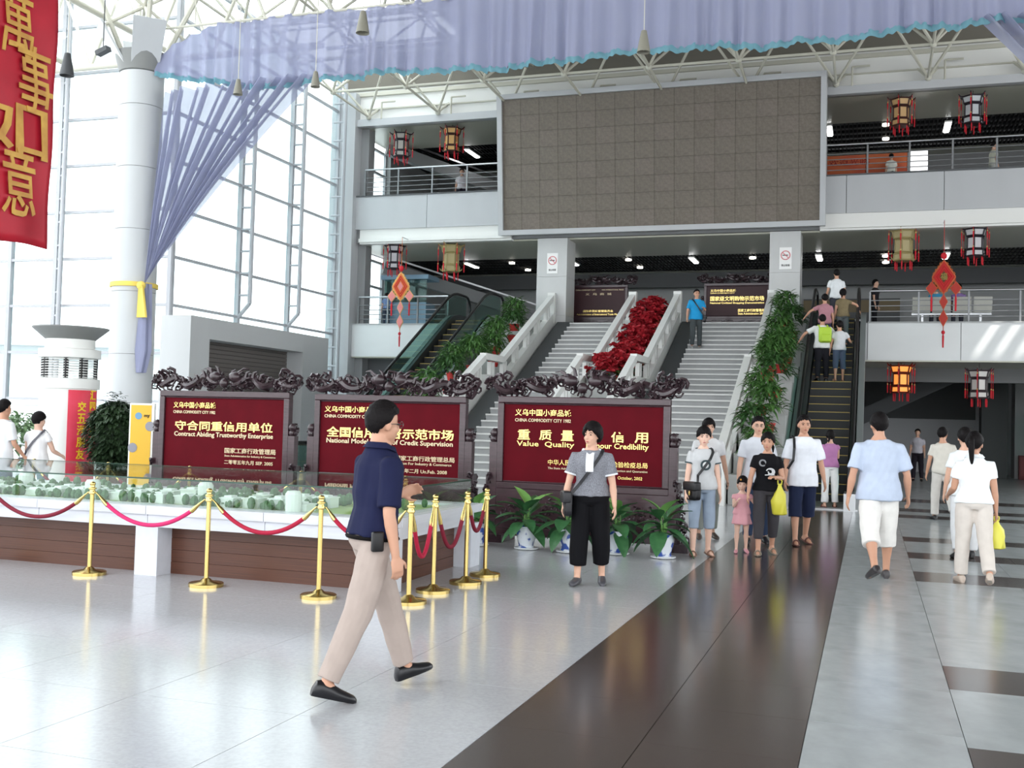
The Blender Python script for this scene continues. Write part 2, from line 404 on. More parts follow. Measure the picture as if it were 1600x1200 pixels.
# glass door set right of the ground-floor pier
d1 = tag(struct('door_1', (5.2, 40.2, 0)))
for x in (-.1, 1.25, 2.6): blk('door_frame', x - .04, x + .04, -.05, .05, 0, 2.35, M_steel, d1)
for z in (0.04, 1.05, 2.35): blk('door_rail', -.1, 2.6, -.05, .05, z - .04, z + .04, M_black, d1)
for x in (.575, 1.925): blk('pane', x - .6, x + .6, -.008, .008, .1, 2.3, M_railglass, d1)
# ground-floor red cabinet far right
fc = thing('fire_cabinet', 'small dark red cabinet standing against the far ground-floor pier', 'cabinet', (5.25, 41.7, 0))
MB().box((0, 0, .42), (.5, .28, .84)).build('body', mat('cabinet_red', (120, 30, 34), rough=.5), fc); MB().box((0, -.15, .45), (.4, .02, .66)).build('door', mat('cabinet_red2', (140, 40, 42), rough=.4), fc)

# ================================================================== glass curtain wall on the left
ROWS = [.55 + 1.275 * i for i in range(11)]
GX, GY = -17.5, 23.8
w1 = struct('window_1'); w2_ = struct('window_2')
ysplit = [GY, 26.95, 29.75, 32.75]; ZT = 13.3
for a, b_ in zip(ysplit[:-1], ysplit[1:]):
    for z0, z1 in zip(ROWS[:-1], ROWS[1:]): blk('pane', GX - .006, GX + .006, a + .03, b_ - .03, z0 + .03, z1 - .03, M_glass, w1)
for z in ROWS: blk('transom', GX - .04, GX + .06, GY, 32.8, z - .035, z + .035, M_mull, w1)
for y in ysplit: blk('mullion', GX - .06, GX + .08, y - .06, y + .06, 0, ZT, M_mull, w1)
xs2 = [GX, -21.2, -22.75, -26.3, -29.8]
for a, b_ in zip(xs2[:-1], xs2[1:]):
    for z0, z1 in zip(ROWS[:-1], ROWS[1:]): blk('pane', b_ + .03, a - .03, GY - .006, GY + .006, z0 + .03, z1 - .03, M_glass, w2_)
for z in ROWS: blk('transom', -30, GX, GY - .06, GY + .04, z - .035, z + .035, M_mull, w2_)
for x in xs2: blk('mullion', x - .06, x + .06, GY - .08, GY + .06, 0, ZT, M_mull, w2_)
def ladder(parent, c, din, z0, z1, taper=True):
    """vertical ladder truss standing inside the glass; din = inward unit vector"""
    c = Vector(c); d = Vector(din); o = c + d * .42
    top = c + d * .42
    if taper:
        bar('ladder_post', (o.x, o.y, z0 + .45), (o.x, o.y, z1), .065, M_mull, parent, 8); bar('ladder_brace', (c.x, c.y, z0), (o.x, o.y, z0 + .45), .06, M_mull, parent, 8)
    else: bar('ladder_post', (o.x, o.y, z0), (o.x, o.y, z1), .065, M_mull, parent, 8)
    z = z0 + .7
    while z < z1: bar('ladder_rung', (c.x, c.y, z), (o.x, o.y, z), .035, M_mull, parent, 6); z += .64
ladder(w1, (GX, 26.95, 0), (1, 0, 0), 4.3, 12.9); ladder(w1, (GX, 29.75, 0), (1, 0, 0), 4.3, 12.9); ladder(w1, (GX, 32.45, 0), (1, 0, 0), 0, 12.9, False)
ladder(w2_, (-21.2, GY, 0), (.75, -.5, 0), 0.2, 12.9, False)
# glazed roof strip above it: milky panels added to diffuse the sun and look like sky
M_milk = bpy.data.materials.new('milky_sun_diffuser'); M_milk.use_nodes = True; MATS['milky_sun_diffuser'] = M_milk
_nt = M_milk.node_tree; _nt.nodes.clear(); _o = _nt.nodes.new('ShaderNodeOutputMaterial'); _t = _nt.nodes.new('ShaderNodeBsdfTranslucent'); _t.inputs[0].default_value = (.75, .78, .8, 1); _nt.links.new(_t.outputs[0], _o.inputs[0])
for i in range(13): blk('pane', -30, -13, 1.4 + i * 2.6 + .1, 4.0 + i * 2.6, RZ, RZ + .03, M_milk, w1)
for i in range(12): blk('glazing_bar', -18, -13, 4.0 + i * 2.6, 4.1 + i * 2.6, RZ - .1, RZ, M_mull, w1)
# window in the gallery ends behind the facade pier
w3 = struct('window_3')
for z0, z1 in ((Z2 + .1, 7.3), (Z3 + .1, 11.4)):
    zm = z0 + (z1 - z0) * .62
    for a, b_ in ((z0, zm), (zm, z1)): blk('pane', XL - .2, XL - .19, YF + .8, YF + 3.3, a, b_, M_glass, w3)
    for z in (z0, zm, z1): blk('transom', XL - .25, XL - .15, YF + .75, YF + 3.4, z - .04, z + .04, M_mull, w3)
    for y in (YF + .8, YF + 2.1, YF + 3.35): blk('mullion', XL - .25, XL - .15, y - .04, y + .04, z0, z1, M_mull, w3)

# ---- entrance box with roller shutter
pt = struct('door_2', (0, 0, 0)); X0, X1 = -17.4, -16.5; Ya, Yb = 23.35, 30.7; Za = 4.05
M_portal = mat('portal_concrete', (190, 192, 192), rough=.7, noise_amt=.05, noise_scale=1)
blk('door_jamb', X0, X1, Ya, 24.2, 0, Za, M_portal, pt); blk('door_jamb', X0, X1, 29.1, Yb, 0, Za, M_portal, pt); blk('door_header', X0, X1, 24.2, 29.1, 3.5, Za, M_portal, pt)
M_shut = mat('brown_grey_shutter', (104, 98, 94), rough=.5)
z = 0.0
while z < 3.5:
    blk('shutter_slat', X0 + .3, X0 + .35, 24.2, 29.1, z + .006, min(z + .112, 3.5), M_shut, pt); z += .118
blk('shutter_backing', X0 + .25, X0 + .3, 24.2, 29.1, 0, 3.5, M_black, pt)

# ---- outside: pavement and a pale low building beyond the glass
out = struct('ground_outside'); MB().bx(-90, -31, -20, 70, -.16, -.12).build('pavement', mat('outside_paving', (200, 202, 200), rough=.9), out)
ob = thing('far_building', 'pale long low building beyond the glass wall', 'building', (-50, 44, -.12), RAD(20))
M_far = mat('pale_render', (226, 230, 232), rough=.9)
MB().box((0, 0, 2.4), (40, 8, 4.8)).build('wall', M_far, ob); MB().box((0, -.3, 4.95), (41, 9, .3)).build('roof', mat('pale_grey_roof', (190, 198, 204)), ob)
for i in range(14): MB().box((-18.5 + i * 2.8, -4.02, 2.6), (1.9, .06, 1.5)).build('window', mat('pale_window', (186, 202, 206), rough=.2), ob)
# ================================================================== roof space frame
tr = tag(struct('ceiling_space_frame'))
BX = [-16.4 + 2.55 * i for i in range(9)]; BY = [YF - .15 - 2.6 * j for j in range(8)]
ZBt, ZTt = ZB1 + .05, 13.5
ball = MB().ell((0, 0, 0), (.1, .1, .1), 8, 6).mesh('node_ball', M_truss, True)
def zoff(y): return (YF - y) * .03
done = set()
for i, x in enumerate(BX):
    for j, y in enumerate(BY):
        zb = ZBt + zoff(y)
        obj('node', ball, tr, (x, y, zb))
        for sx in (-1, 1):
            for sy in (-1, 1):
                bar('strut', (x, y, zb), (x + sx * 1.275, y + sy * 1.3, ZTt + zoff(y)), .042, M_truss, tr)
        if i + 1 < len(BX) and j > 0: bar('chord', (x, y, zb), (BX[i + 1], y, zb), .042, M_truss, tr)
        if j + 1 < len(BY): bar('chord', (x, y, zb), (x, BY[j + 1], ZBt + zoff(BY[j + 1])), .042, M_truss, tr)
        if i + 1 < len(BX): bar('top_chord', (x + 1.275, y + 1.3, ZTt), (x + 1.275, y - 1.3, ZTt), .045, M_truss, tr)
        bar('top_chord', (x - 1.275, y - 1.3, ZTt), (x + 1.275, y - 1.3, ZTt), .045, M_truss, tr)
# short brackets that carry the frame on the facade beam
for i, x in enumerate(BX):
    bar('bracket', (x + .45, YF - .1, ZB1 - .02), (x + .45, YF - .1, ZB1 + .55), .03, M_truss, tr); bar('bracket', (x + .45, YF - .1, ZB1 + .55), (x + .95, YF - .1, ZB1 + .55), .03, M_truss, tr)
# two heavier roof girders over the left corner
for y in (GY - .4, 19.0, 14.2):
    for z in (10.75, 12.9): bar('girder_chord', (-30, y, z), (-13, y, z), .09, M_truss, tr, 8)
    for i in range(9):
        a = -29.5 + i * 1.9; bar('girder_web', (a, y, 10.75), (a + .95, y, 12.9), .05, M_truss, tr); bar('girder_web', (a + .95, y, 12.9), (a + 1.9, y, 10.75), .05, M_truss, tr)
for x in (-21, -17.6): bar('girder_chord', (x, 6, 11.0), (x, GY, 11.0), .08, M_truss, tr, 8)

# ================================================================== round columns with steel heads
M_col = mat('grey_metal_column', (186, 189, 190), rough=.4, spec=.4, noise_amt=.05, noise_scale=2, stretch=(1, 1, .2))
M_head = mat('dark_grey_steel_head', (122, 124, 122), rough=.5)
def round_column(x, y, label):
    t = tag(struct('column', (x, y, 0)), label); r = .49; z = 0.0
    while z < 9.3: MB().lathe([(r, z + .006), (r, min(z + 1.42, 9.3) - .006)], 36).build('drum', M_col, t, True); z += 1.42
    MB().lathe([(r - .012, 0), (r - .012, 9.3)], 30).build('core', M_head, t, True)
    MB().lathe([(r - .02, 9.3), (r + .02, 9.32), (.62, 9.75), (.60, 9.75), (r - .06, 9.4)], 32).build('collar', M_head, t, True)
    for k in range(4):
        a = pi / 4 + k * pi / 2; d = Vector((cos(a), sin(a), 0)); s = Vector((-sin(a), cos(a), 0))
        mb = MB(); A = d * .34; B = d * .95
        mb.loft([[A + s * .3 + Vector((0, 0, 9.35)), A - s * .3 + Vector((0, 0, 9.35)), B - s * .36 + Vector((0, 0, 10.35)), B + s * .36 + Vector((0, 0, 10.35))],
                 [A + s * .3 + d * .04 + Vector((0, 0, 9.33)), A - s * .3 + d * .04 + Vector((0, 0, 9.33)), B - s * .36 + d * .04 + Vector((0, 0, 10.33)), B + s * .36 + d * .04 + Vector((0, 0, 10.33))]])
        mb.build('head_plate', M_col, t)
        bar('head_arm', d * .3 + Vector((0, 0, 9.4)), d * 1.4 + Vector((0, 0, 11.9)), .06, M_truss, t); bar('head_arm', d * .9 + Vector((0, 0, 10.3)), -d * 1.3 + Vector((0, 0, 11.8)), .04, M_truss, t)
    return t
CX, CY = -16.05, 20.5
round_column(CX, CY, 'tall round grey column with a flared steel head by the glass corner')
CX2 = 5.6
round_column(CX2, CY, 'tall round grey column at the right end of the curtain')

# ================================================================== pleated lilac curtain across the hall
def clothmat(name, rgb, transp, tl):
    m = bpy.data.materials.new(name); m.use_nodes = True; MATS[name] = m; nt = m.node_tree; nt.nodes.clear()
    out = nt.nodes.new('ShaderNodeOutputMaterial'); d = nt.nodes.new('ShaderNodeBsdfDiffuse'); t = nt.nodes.new('ShaderNodeBsdfTranslucent'); tp = nt.nodes.new('ShaderNodeBsdfTransparent')
    c = srgb(*rgb); d.inputs[0].default_value = c; t.inputs[0].default_value = c
    m1 = nt.nodes.new('ShaderNodeMixShader'); m2 = nt.nodes.new('ShaderNodeMixShader'); m1.inputs[0].default_value = tl; m2.inputs[0].default_value = transp
    nt.links.new(d.outputs[0], m1.inputs[1]); nt.links.new(t.outputs[0], m1.inputs[2]); nt.links.new(m1.outputs[0], m2.inputs[1]); nt.links.new(tp.outputs[0], m2.inputs[2]); nt.links.new(m2.outputs[0], out.inputs[0])
    return m
M_lilac = clothmat('lilac_sheer_fabric', (158, 162, 188), .05, .3)
M_sheer = clothmat('lilac_voile', (166, 170, 194), .20, .45)
M_trim = clothmat('teal_fringe_fabric', (120, 165, 178), .0, .3)
vb = thing('valance_curtain', 'pleated lilac curtain with a teal hem hung across the hall under the roof', 'curtain', (0, CY - .1, 0))
def pleat(u): return .04 * sin(u * 5.1 + 1.3 * sin(u * .7)) + .06 * sin(u * 13.7 + 2 * sin(u * .9)) + .04 * sin(u * 27.1) * (.6 + .4 * sin(u * 1.7))
def zbot(x):
    if x < -13.2:
        f = (x + 15.6) / 2.4; return 9.28 - .42 * f + .0 * sin(pi * max(f, 0))
    return 8.83 + .05 * sin(x * 1.1) + .03 * sin(x * 3.7)
def ztop(x): return 10.30 + .03 * sin(x * 2) + (0.0 if x > -13 else 0)
NU = 900; NV = 10; xs_ = [-15.55 + (CX2 - .3 + 15.55) * i / NU for i in range(NU + 1)]
g = MB(); vv = []; ff = []
for i, x in enumerate(xs_):
    zb_, zt_ = zbot(x), ztop(x)
    if x < -13.4: zt_ = 9.55 + (zt_ - 9.55) * max(0, min(1, (x + 15.55) / 1.6)) ** .6 if x > -15.5 else 9.9
    for k in range(NV + 1):
        v = k / NV; vv.append((x + .03 * sin(x * 9) * (1 - v), pleat(x) * (.7 + .5 * (1 - v)), zb_ + (zt_ - zb_) * v))
for i in range(NU):
    for k in range(NV):
        a = i * (NV + 1) + k; ff.append((a, a + NV + 1, a + NV + 2, a + 1))
g.add(vv, ff); g.build('cloth', M_lilac, vb, True)
g = MB(); vv = []; ff = []
for i, x in enumerate(xs_):
    for k in range(3): vv.append((x, pleat(x) * 1.25 - .012 + .02 * sin(x * 47) * (1 - k), zbot(x) - .09 + .06 * k + .012 * sin(x * 40)))
for i in range(NU):
    for k in range(2): a = i * 3 + k; ff.append((a, a + 3, a + 4, a + 1))
g.add(vv, ff); g.build('fringe', M_trim, vb, True)
bar('curtain_rod', (-15.6, 0, 10.3), (CX2, 0, 10.3), .03, M_truss, vb)
for x in (-14.6, -10, -5.5, -1, 3.5): bar('hanger', (x, 0, 10.3), (x, 0, 12.4), .012, M_truss, vb)

M_yel = mat('yellow_sash', (226, 200, 96), rough=.7)
def side_drape(sgn, xc, label, top_x0, top_x1):
    """sheer drape gathered against a column, tied with a yellow sash"""
    t = thing('tied_drape', label, 'curtain', (xc, CY, 0), 0, 'drapes tied to the columns')
    NU, NV = 150, 26; g = MB(); vv = []; ff = []
    tie = Vector((sgn * .56, -.28, 4.42))
    for i in range(NU + 1):
        u = i / NU
        T = Vector((top_x0 + (top_x1 - top_x0) * u - xc, -.1 + .16 * sin(u * 70) + .08 * sin(u * 33), 8.85 + .1 * u))
        B = tie + Vector((sgn * (.16 * u - .07), .02 * sin(u * 60), .25 * u))
        for k in range(NV + 1):
            v = k / NV; p = T.lerp(B, v)
            p.x += -sgn * .55 * u * sin(pi * v) * .28
            p.y += .05 * sin(u * 70) * sin(pi * v)
            vv.append(tuple(p))
    for i in range(NU):
        for k in range(NV):
            a = i * (NV + 1) + k; ff.append((a, a + NV + 1, a + NV + 2, a + 1))
    g.add(vv, ff); g.build('cloth', M_sheer, t, True)
    g = MB(); rings = []
    for k in range(9):
        v = k / 8; z = 4.42 - 2.0 * v; wd = (.10 + .12 * v) * (1 - .55 * max(0, v - .75) / .25)
        rings.append([(tie.x - sgn * .0 - sgn * .07 * v + wd * cos(a) * (1 + .25 * sin(5 * a)), tie.y + .09 * sin(a) * (1 + .3 * sin(4 * a)), z) for a in [2 * pi * j / 20 for j in range(20)]])
    g.loft(rings); g.build('tail', M_lilac, t, True)
    sh = thing('yellow_sash', 'yellow sash tied round the %s column and the lilac drape' % ('left' if sgn > 0 else 'right'), 'sash', (xc, CY, 4.42), 0, 'yellow sashes')
    g = MB(); g.loft([[(.505 * cos(a), .505 * sin(a), -.055), (.53 * cos(a), .53 * sin(a), -.05), (.53 * cos(a), .53 * sin(a), .05), (.505 * cos(a), .505 * sin(a), .055)] for a in [2 * pi * i / 40 for i in range(40)]], closed=True)
    g.build('band', M_yel, sh, True)
    g = MB(); g.ell((sgn * .52, -.42, -.05), (.11, .09, .1), 10, 6)
    rings = []
    for k in range(8):
        v = k / 7; rings.append([(sgn * (.55 + .05 * v) + (.06 + .08 * v) * cos(a), -.46 + .03 * sin(a) + .02 * sin(a * 3), -.05 - .72 * v) for a in [2 * pi * j / 10 for j in range(10)]])
    g.loft(rings); g.build('bow_tail', M_yel, sh, True)
side_drape(1, CX, 'sheer lilac drape gathered to the round column by the glass corner', -15.35, -11.6)
side_drape(-1, CX2, 'sheer lilac drape at the top right corner of the hall', CX2 - .7, 1.75)

# ================================================================== big screen
sc = thing('billboard_screen', 'huge blank brown-grey panelled screen in a grey frame above the stairs', 'screen', (-6.42, YF - .3, Z3B + .25))
sc.rotation_euler = (RAD(7), 0, 0)
SW, SH = 9.85, 4.15
for i in range(16):
    for j in range(8):
        dx, dz = SW / 16, SH / 8
        m = mat('screen_panel_%d' % ((i * 5 + j * 3 + i * j) % 3), [(123, 115, 105), (121, 113, 103), (125, 116, 107)][(i * 5 + j * 3 + i * j) % 3], rough=.75, noise_amt=.22, noise_scale=9, stretch=(1, 1, 1))
        blk('panel', -SW / 2 + i * dx + .003, -SW / 2 + (i + 1) * dx - .003, -.02, .06, j * dz + .003, (j + 1) * dz - .003, m, sc)
blk('cabinet', -SW / 2, SW / 2, .06, .5, 0, SH, M_roof, sc)
for n_, a in (('frame_side', (-SW / 2 - .16, -SW / 2, -.12, .5, -.16, SH + .16)), ('frame_side', (SW / 2, SW / 2 + .16, -.12, .5, -.16, SH + .16)), ('frame_rail', (-SW / 2, SW / 2, -.12, .5, -.16, 0)), ('frame_rail', (-SW / 2, SW / 2, -.12, .5, SH, SH + .16))):
    blk(n_, *a, M_clad, sc)

# ================================================================== gallery railings
M_rod = mat('dull_steel_rod', (136, 138, 140), rough=.4, metal=.6)
def railing(name, label, x0, x1, y, z, step=1.12, rods=4, h=.92):
    t = thing(name, label, 'railing', (x0, y, z), 0, 'gallery railings'); L = x1 - x0
    bar('top_rail', (0, 0, h), (L, 0, h), .035, M_steel, t, 8)
    for k in range(rods): bar('rod', (0, 0, .16 + k * .16), (L, 0, .16 + k * .16), .014, M_rod, t)
    n = max(1, round(L / step))
    for i in range(n + 1): blk('post', L * i / n - .025, L * i / n + .025, -.03, .03, 0, h - .03, M_rod, t)
    return t
railing('gallery_railing', 'steel railing of the top floor left of the big screen', -16.6, -11.6, YF + .15, Z3 + .04)
railing('gallery_railing', 'steel railing of the top floor right of the big screen', -1.35, 8, YF + .15, Z3 + .04, 1.15)
railing('gallery_railing', 'steel railing of the first gallery left of the left escalator', -16.7, -13.4, YF + .15, Z2 + .03)
railing('gallery_railing', 'steel railing of the first gallery right of the busy escalator', -.05, 8, YF + .15, Z2 + .03, 1.25)
# ================================================================== grand stairs
SY0, SY1, SY2, SY3, SZ1 = 21.9, 26.7, 28.2, 33.0, 2.36
def stair_z(y):
    if y <= SY1: return max(0, (y - SY0) / (SY1 - SY0) * SZ1)
    if y <= SY2: return SZ1
    return SZ1 + (min(y, SY3) - SY2) / (SY3 - SY2) * (Z2 - SZ1)
def slope_poly(y0, y1, off0, off1):
    ys = [y for y in (y0, SY1, SY2, y1) if y0 <= y <= y1]; ys = sorted(set(ys))
    return [(y, stair_z(y) + off0) for y in ys] + [(y, stair_z(y) + off1) for y in reversed(ys)]
M_ramp = mat('dark_slate_ramp', (72, 76, 78), rough=.5)
def flight(label, x0, x1):
    st = thing('staircase', label, 'stairs', ((x0 + x1) / 2, SY0, 0), 0, 'grand stairs'); w2 = (x1 - x0) / 2; rw = .5
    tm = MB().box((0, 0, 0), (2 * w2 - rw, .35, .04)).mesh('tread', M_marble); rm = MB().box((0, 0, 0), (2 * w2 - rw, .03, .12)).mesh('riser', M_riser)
    for (y0, z0) in ((SY0, 0), (SY2, SZ1)):
        for k in range(15):
            y = y0 + .32 * k - SY0; z = z0 + (k + 1) * SZ1 / 15
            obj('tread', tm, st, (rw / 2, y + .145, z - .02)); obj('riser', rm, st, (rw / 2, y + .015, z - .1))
    blk('landing', -w2 + rw, w2, SY1 - SY0 + .0, SY2 - SY0 + .02, SZ1 - .05, SZ1 + .002, M_marble, st)
    MB().prism([(y - SY0, z) for y, z in slope_poly(SY0, SY3, -.0, .06)], -w2, -w2 + rw, 'x').build('ramp', M_ramp, st)
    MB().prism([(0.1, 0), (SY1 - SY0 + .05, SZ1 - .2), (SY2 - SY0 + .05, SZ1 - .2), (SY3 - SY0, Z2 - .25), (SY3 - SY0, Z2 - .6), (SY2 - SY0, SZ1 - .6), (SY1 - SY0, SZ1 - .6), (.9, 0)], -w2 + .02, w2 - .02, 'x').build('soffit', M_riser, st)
    return st
flight('left flight of pale stone stairs with a dark ramp on its left', -9.55, -7.2)
flight('right flight of pale stone stairs with a dark ramp on its left', -5.55, -2.98)
M_bal = mat('white_stone_balustrade', (222, 223, 220), rough=.45, noise_amt=.04, noise_scale=4)
balm = MB().box((0, 0, .19), (.11, .07, .38)).mesh('baluster', M_bal)
def balustrade(x, label):
    t = thing('stair_balustrade', label, 'balustrade', (x, SY0, 0), 0, 'stair balustrades'); S = SY0
    MB().prism([(y - S, z) for y, z in slope_poly(SY0 - .25, SY3, -.35, .42)], -.1, .1, 'x').build('stringer', M_bal, t)
    for a, b_ in ((SY0 - .3, SY1 - .1), (SY1 - .1, SY2 - .1), (SY2 - .1, SY3 - .05)):
        za, zb = stair_z(max(a, SY0)) + .9, stair_z(b_) + .9
        if a == SY1 - .1: zb = za = SZ1 + .9
        MB().beam((0, a - S, za), (0, b_ - S, zb), .17, .17).build('handrail', M_bal, t)
    y = SY0 + .25
    while y < SY3 - .2:
        for dy in (-.12, .12): obj('baluster', balm, t, (0, y + dy - S, stair_z(y + dy) + .40))
        y += 1.02
    blk('newel', -.14, .14, -.42, -.14, 0, 1.0, M_bal, t); blk('newel', -.12, .12, SY3 - S - .2, SY3 - S, Z2, Z2 + .98, M_bal, t)
balustrade(-9.72, 'white stone balustrade on the outer side of the left flight'); balustrade(-7.08, 'white stone balustrade left of the red flowers')
balustrade(-5.68, 'white stone balustrade right of the red flowers'); balustrade(-2.85, 'white stone balustrade on the outer side of the right flight')

# planters on the slopes
M_pl = mat('planter_stone', (176, 178, 176), rough=.6, noise_amt=.08, noise_scale=2); M_soil = mat('dark_soil', (48, 40, 34), rough=.95)
def planter(name, label, x0, x1, y0, y1, lift, step=.8):
    t = thing(name, label, 'planter', ((x0 + x1) / 2, y0, 0), 0, 'slope planters'); w2 = (x1 - x0) / 2
    n = int((y1 - y0) / step); top = []
    for i in range(n):
        a = y0 + (y1 - y0) * i / n; b_ = y0 + (y1 - y0) * (i + 1) / n; z = stair_z(a) + lift
        blk('bench', -w2, w2, a - y0, b_ - y0, max(0, z - 1.2), z, M_pl, t); top.append(((x0 + x1) / 2, (a + b_) / 2, z))
    return top
topsR = planter('sloping_planter', 'stepped grey planter between the right stairs and the busy escalator', -2.7, -1.78, 22.0, 33.0, .55)
topsL = planter('sloping_planter', 'stepped grey planter between the left stairs and the left escalator', -11.0, -9.86, 22.0, 33.0, .45)
topsC = planter('sloping_planter', 'stepped planter of red flowers between the two flights', -6.95, -5.8, 26.4, 33.0, .35, .44)
M_leafs = [mat('leaf_green_a', (56, 96, 46), rough=.5, rgb2=(88, 130, 64), noise_scale=6), mat('leaf_green_b', (46, 84, 42), rough=.5, rgb2=(72, 112, 56), noise_scale=6)]
M_redleaf = mat('red_bract', (142, 16, 30), rough=.6, rgb2=(172, 30, 42), noise_scale=9)
M_redpot = mat('red_plastic_pot', (178, 44, 40), rough=.5)
def leaf(mb, base, d, L, wd, droop=.3, up=(0, 0, 1)):
    """one bent leaf, six quads"""
    d = Vector(d).normalized(); s = d.cross(Vector(up)); s = s.normalized() if s.length > .01 else Vector((1, 0, 0)); base = Vector(base); n = s.cross(d)
    prof = [(0, .12), (.25, .8), (.55, 1.0), (.8, .65), (1, .04)]; vs = []
    for t, w_ in prof:
        c = base + d * (L * t) - Vector((0, 0, droop * L * t * t))
        vs += [c - s * wd * w_ * .5 + n * wd * .12 * w_, c - n * wd * .04, c + s * wd * w_ * .5 + n * wd * .12 * w_]
    fs = []
    for i in range(4): a = i * 3; fs += [(a, a + 3, a + 4, a + 1), (a + 1, a + 4, a + 5, a + 2)]
    mb.add(vs, fs)
def bush_mesh(seed, n, R, Hh, L, wd, m):
    rnd = random.Random(seed); mb = MB()
    for i in range(n):
        a = rnd.uniform(0, 2 * pi); e = rnd.uniform(-.2, 1.3); r = R * rnd.uniform(.25, 1)
        p = Vector((r * cos(a) * cos(e) * .9, r * sin(a) * cos(e) * .9, Hh * .45 + Hh * .5 * sin(e) * rnd.uniform(.6, 1)))
        leaf(mb, p, (cos(a), sin(a), rnd.uniform(-.2, .9)), L * rnd.uniform(.7, 1.2), wd, rnd.uniform(.2, .7))
    return mb.mesh('foliage', m, False)
bushes = [bush_mesh(s, 230, .44, .78, .25, .07, M_leafs[s % 2]) for s in range(3)]
potm = MB().lathe([(.10, 0), (.14, .2), (.15, .2), (.15, .22), (.12, .22), (.11, .18)], 14).mesh('pot', M_redpot, True)
ORD = 'lowest second third fourth fifth sixth seventh eighth ninth tenth eleventh twelfth thirteenth fourteenth fifteenth'.split()
def slope_plants(tops, side):
    for i, (x, y, z) in enumerate(tops):
        t = thing('potted_leafy_plant', 'leafy green plant in a red pot by the %s escalator, %s up the slope' % (side, ORD[i]), 'plant', (x + .12 * (-1) ** i, y - .1, z), i * 1.3, 'green plants beside the %s escalator' % side)
        p_ = obj('pot', potm, t); p_.scale = (1.2, 1.2, 1.1)
        f = obj('foliage', bushes[i % 3], t, (0, 0, .12)); s_ = 1.25 + .2 * ((i * 7) % 5) / 5; f.scale = (s_ * .68, s_ * .9, s_); f.rotation_euler = (0, 0, -i * 1.3)
slope_plants(topsR[:-1], 'right'); slope_plants(topsL[:-1], 'left')
def poin_mesh(seed, m, red):
    rnd = random.Random(seed); mb = MB()
    if red:
        for h in range(17):
            a = rnd.uniform(0, 2 * pi); r = rnd.uniform(.0, .27); c = Vector((r * cos(a), r * sin(a), .42 + rnd.uniform(-.14, .16)))
            for k in range(7): b_ = 2 * pi * k / 7 + h; leaf(mb, c, (cos(b_), sin(b_), rnd.uniform(-.5, 1.4)), .14, .10, .3, (rnd.uniform(-.6, .6), rnd.uniform(-.9, .3), .6))
    else:
        for h in range(40):
            a = rnd.uniform(0, 2 * pi); leaf(mb, (.1 * cos(a), .1 * sin(a), rnd.uniform(.1, .35)), (cos(a), sin(a), .4), .24, .1, .5)
    return mb.mesh('bracts' if red else 'foliage', m)
pr = [poin_mesh(s, M_redleaf, True) for s in (1, 2)]; pg = [poin_mesh(s, M_leafs[1], False) for s in (3, 4)]
for i, (x, y, z) in enumerate(topsC):
    for j, (dx, dy) in enumerate(((-.2 + .08 * (i % 2), 0), (.14 + .08 * (i % 2), .04))):
        k = i * 2 + j
        t = thing('poinsettia', 'red-leaved plant between the flights, %s row up, %s one' % (ORD[i], ('left', 'right')[j]), 'plant', (x + dx, y + dy, z), k * .9, 'red flowers between the flights')
        o_ = obj('bracts', pr[k % 2], t); o_.scale = (1.12, 1.12, 1.1); obj('foliage', pg[k % 2], t); obj('pot', potm, t)

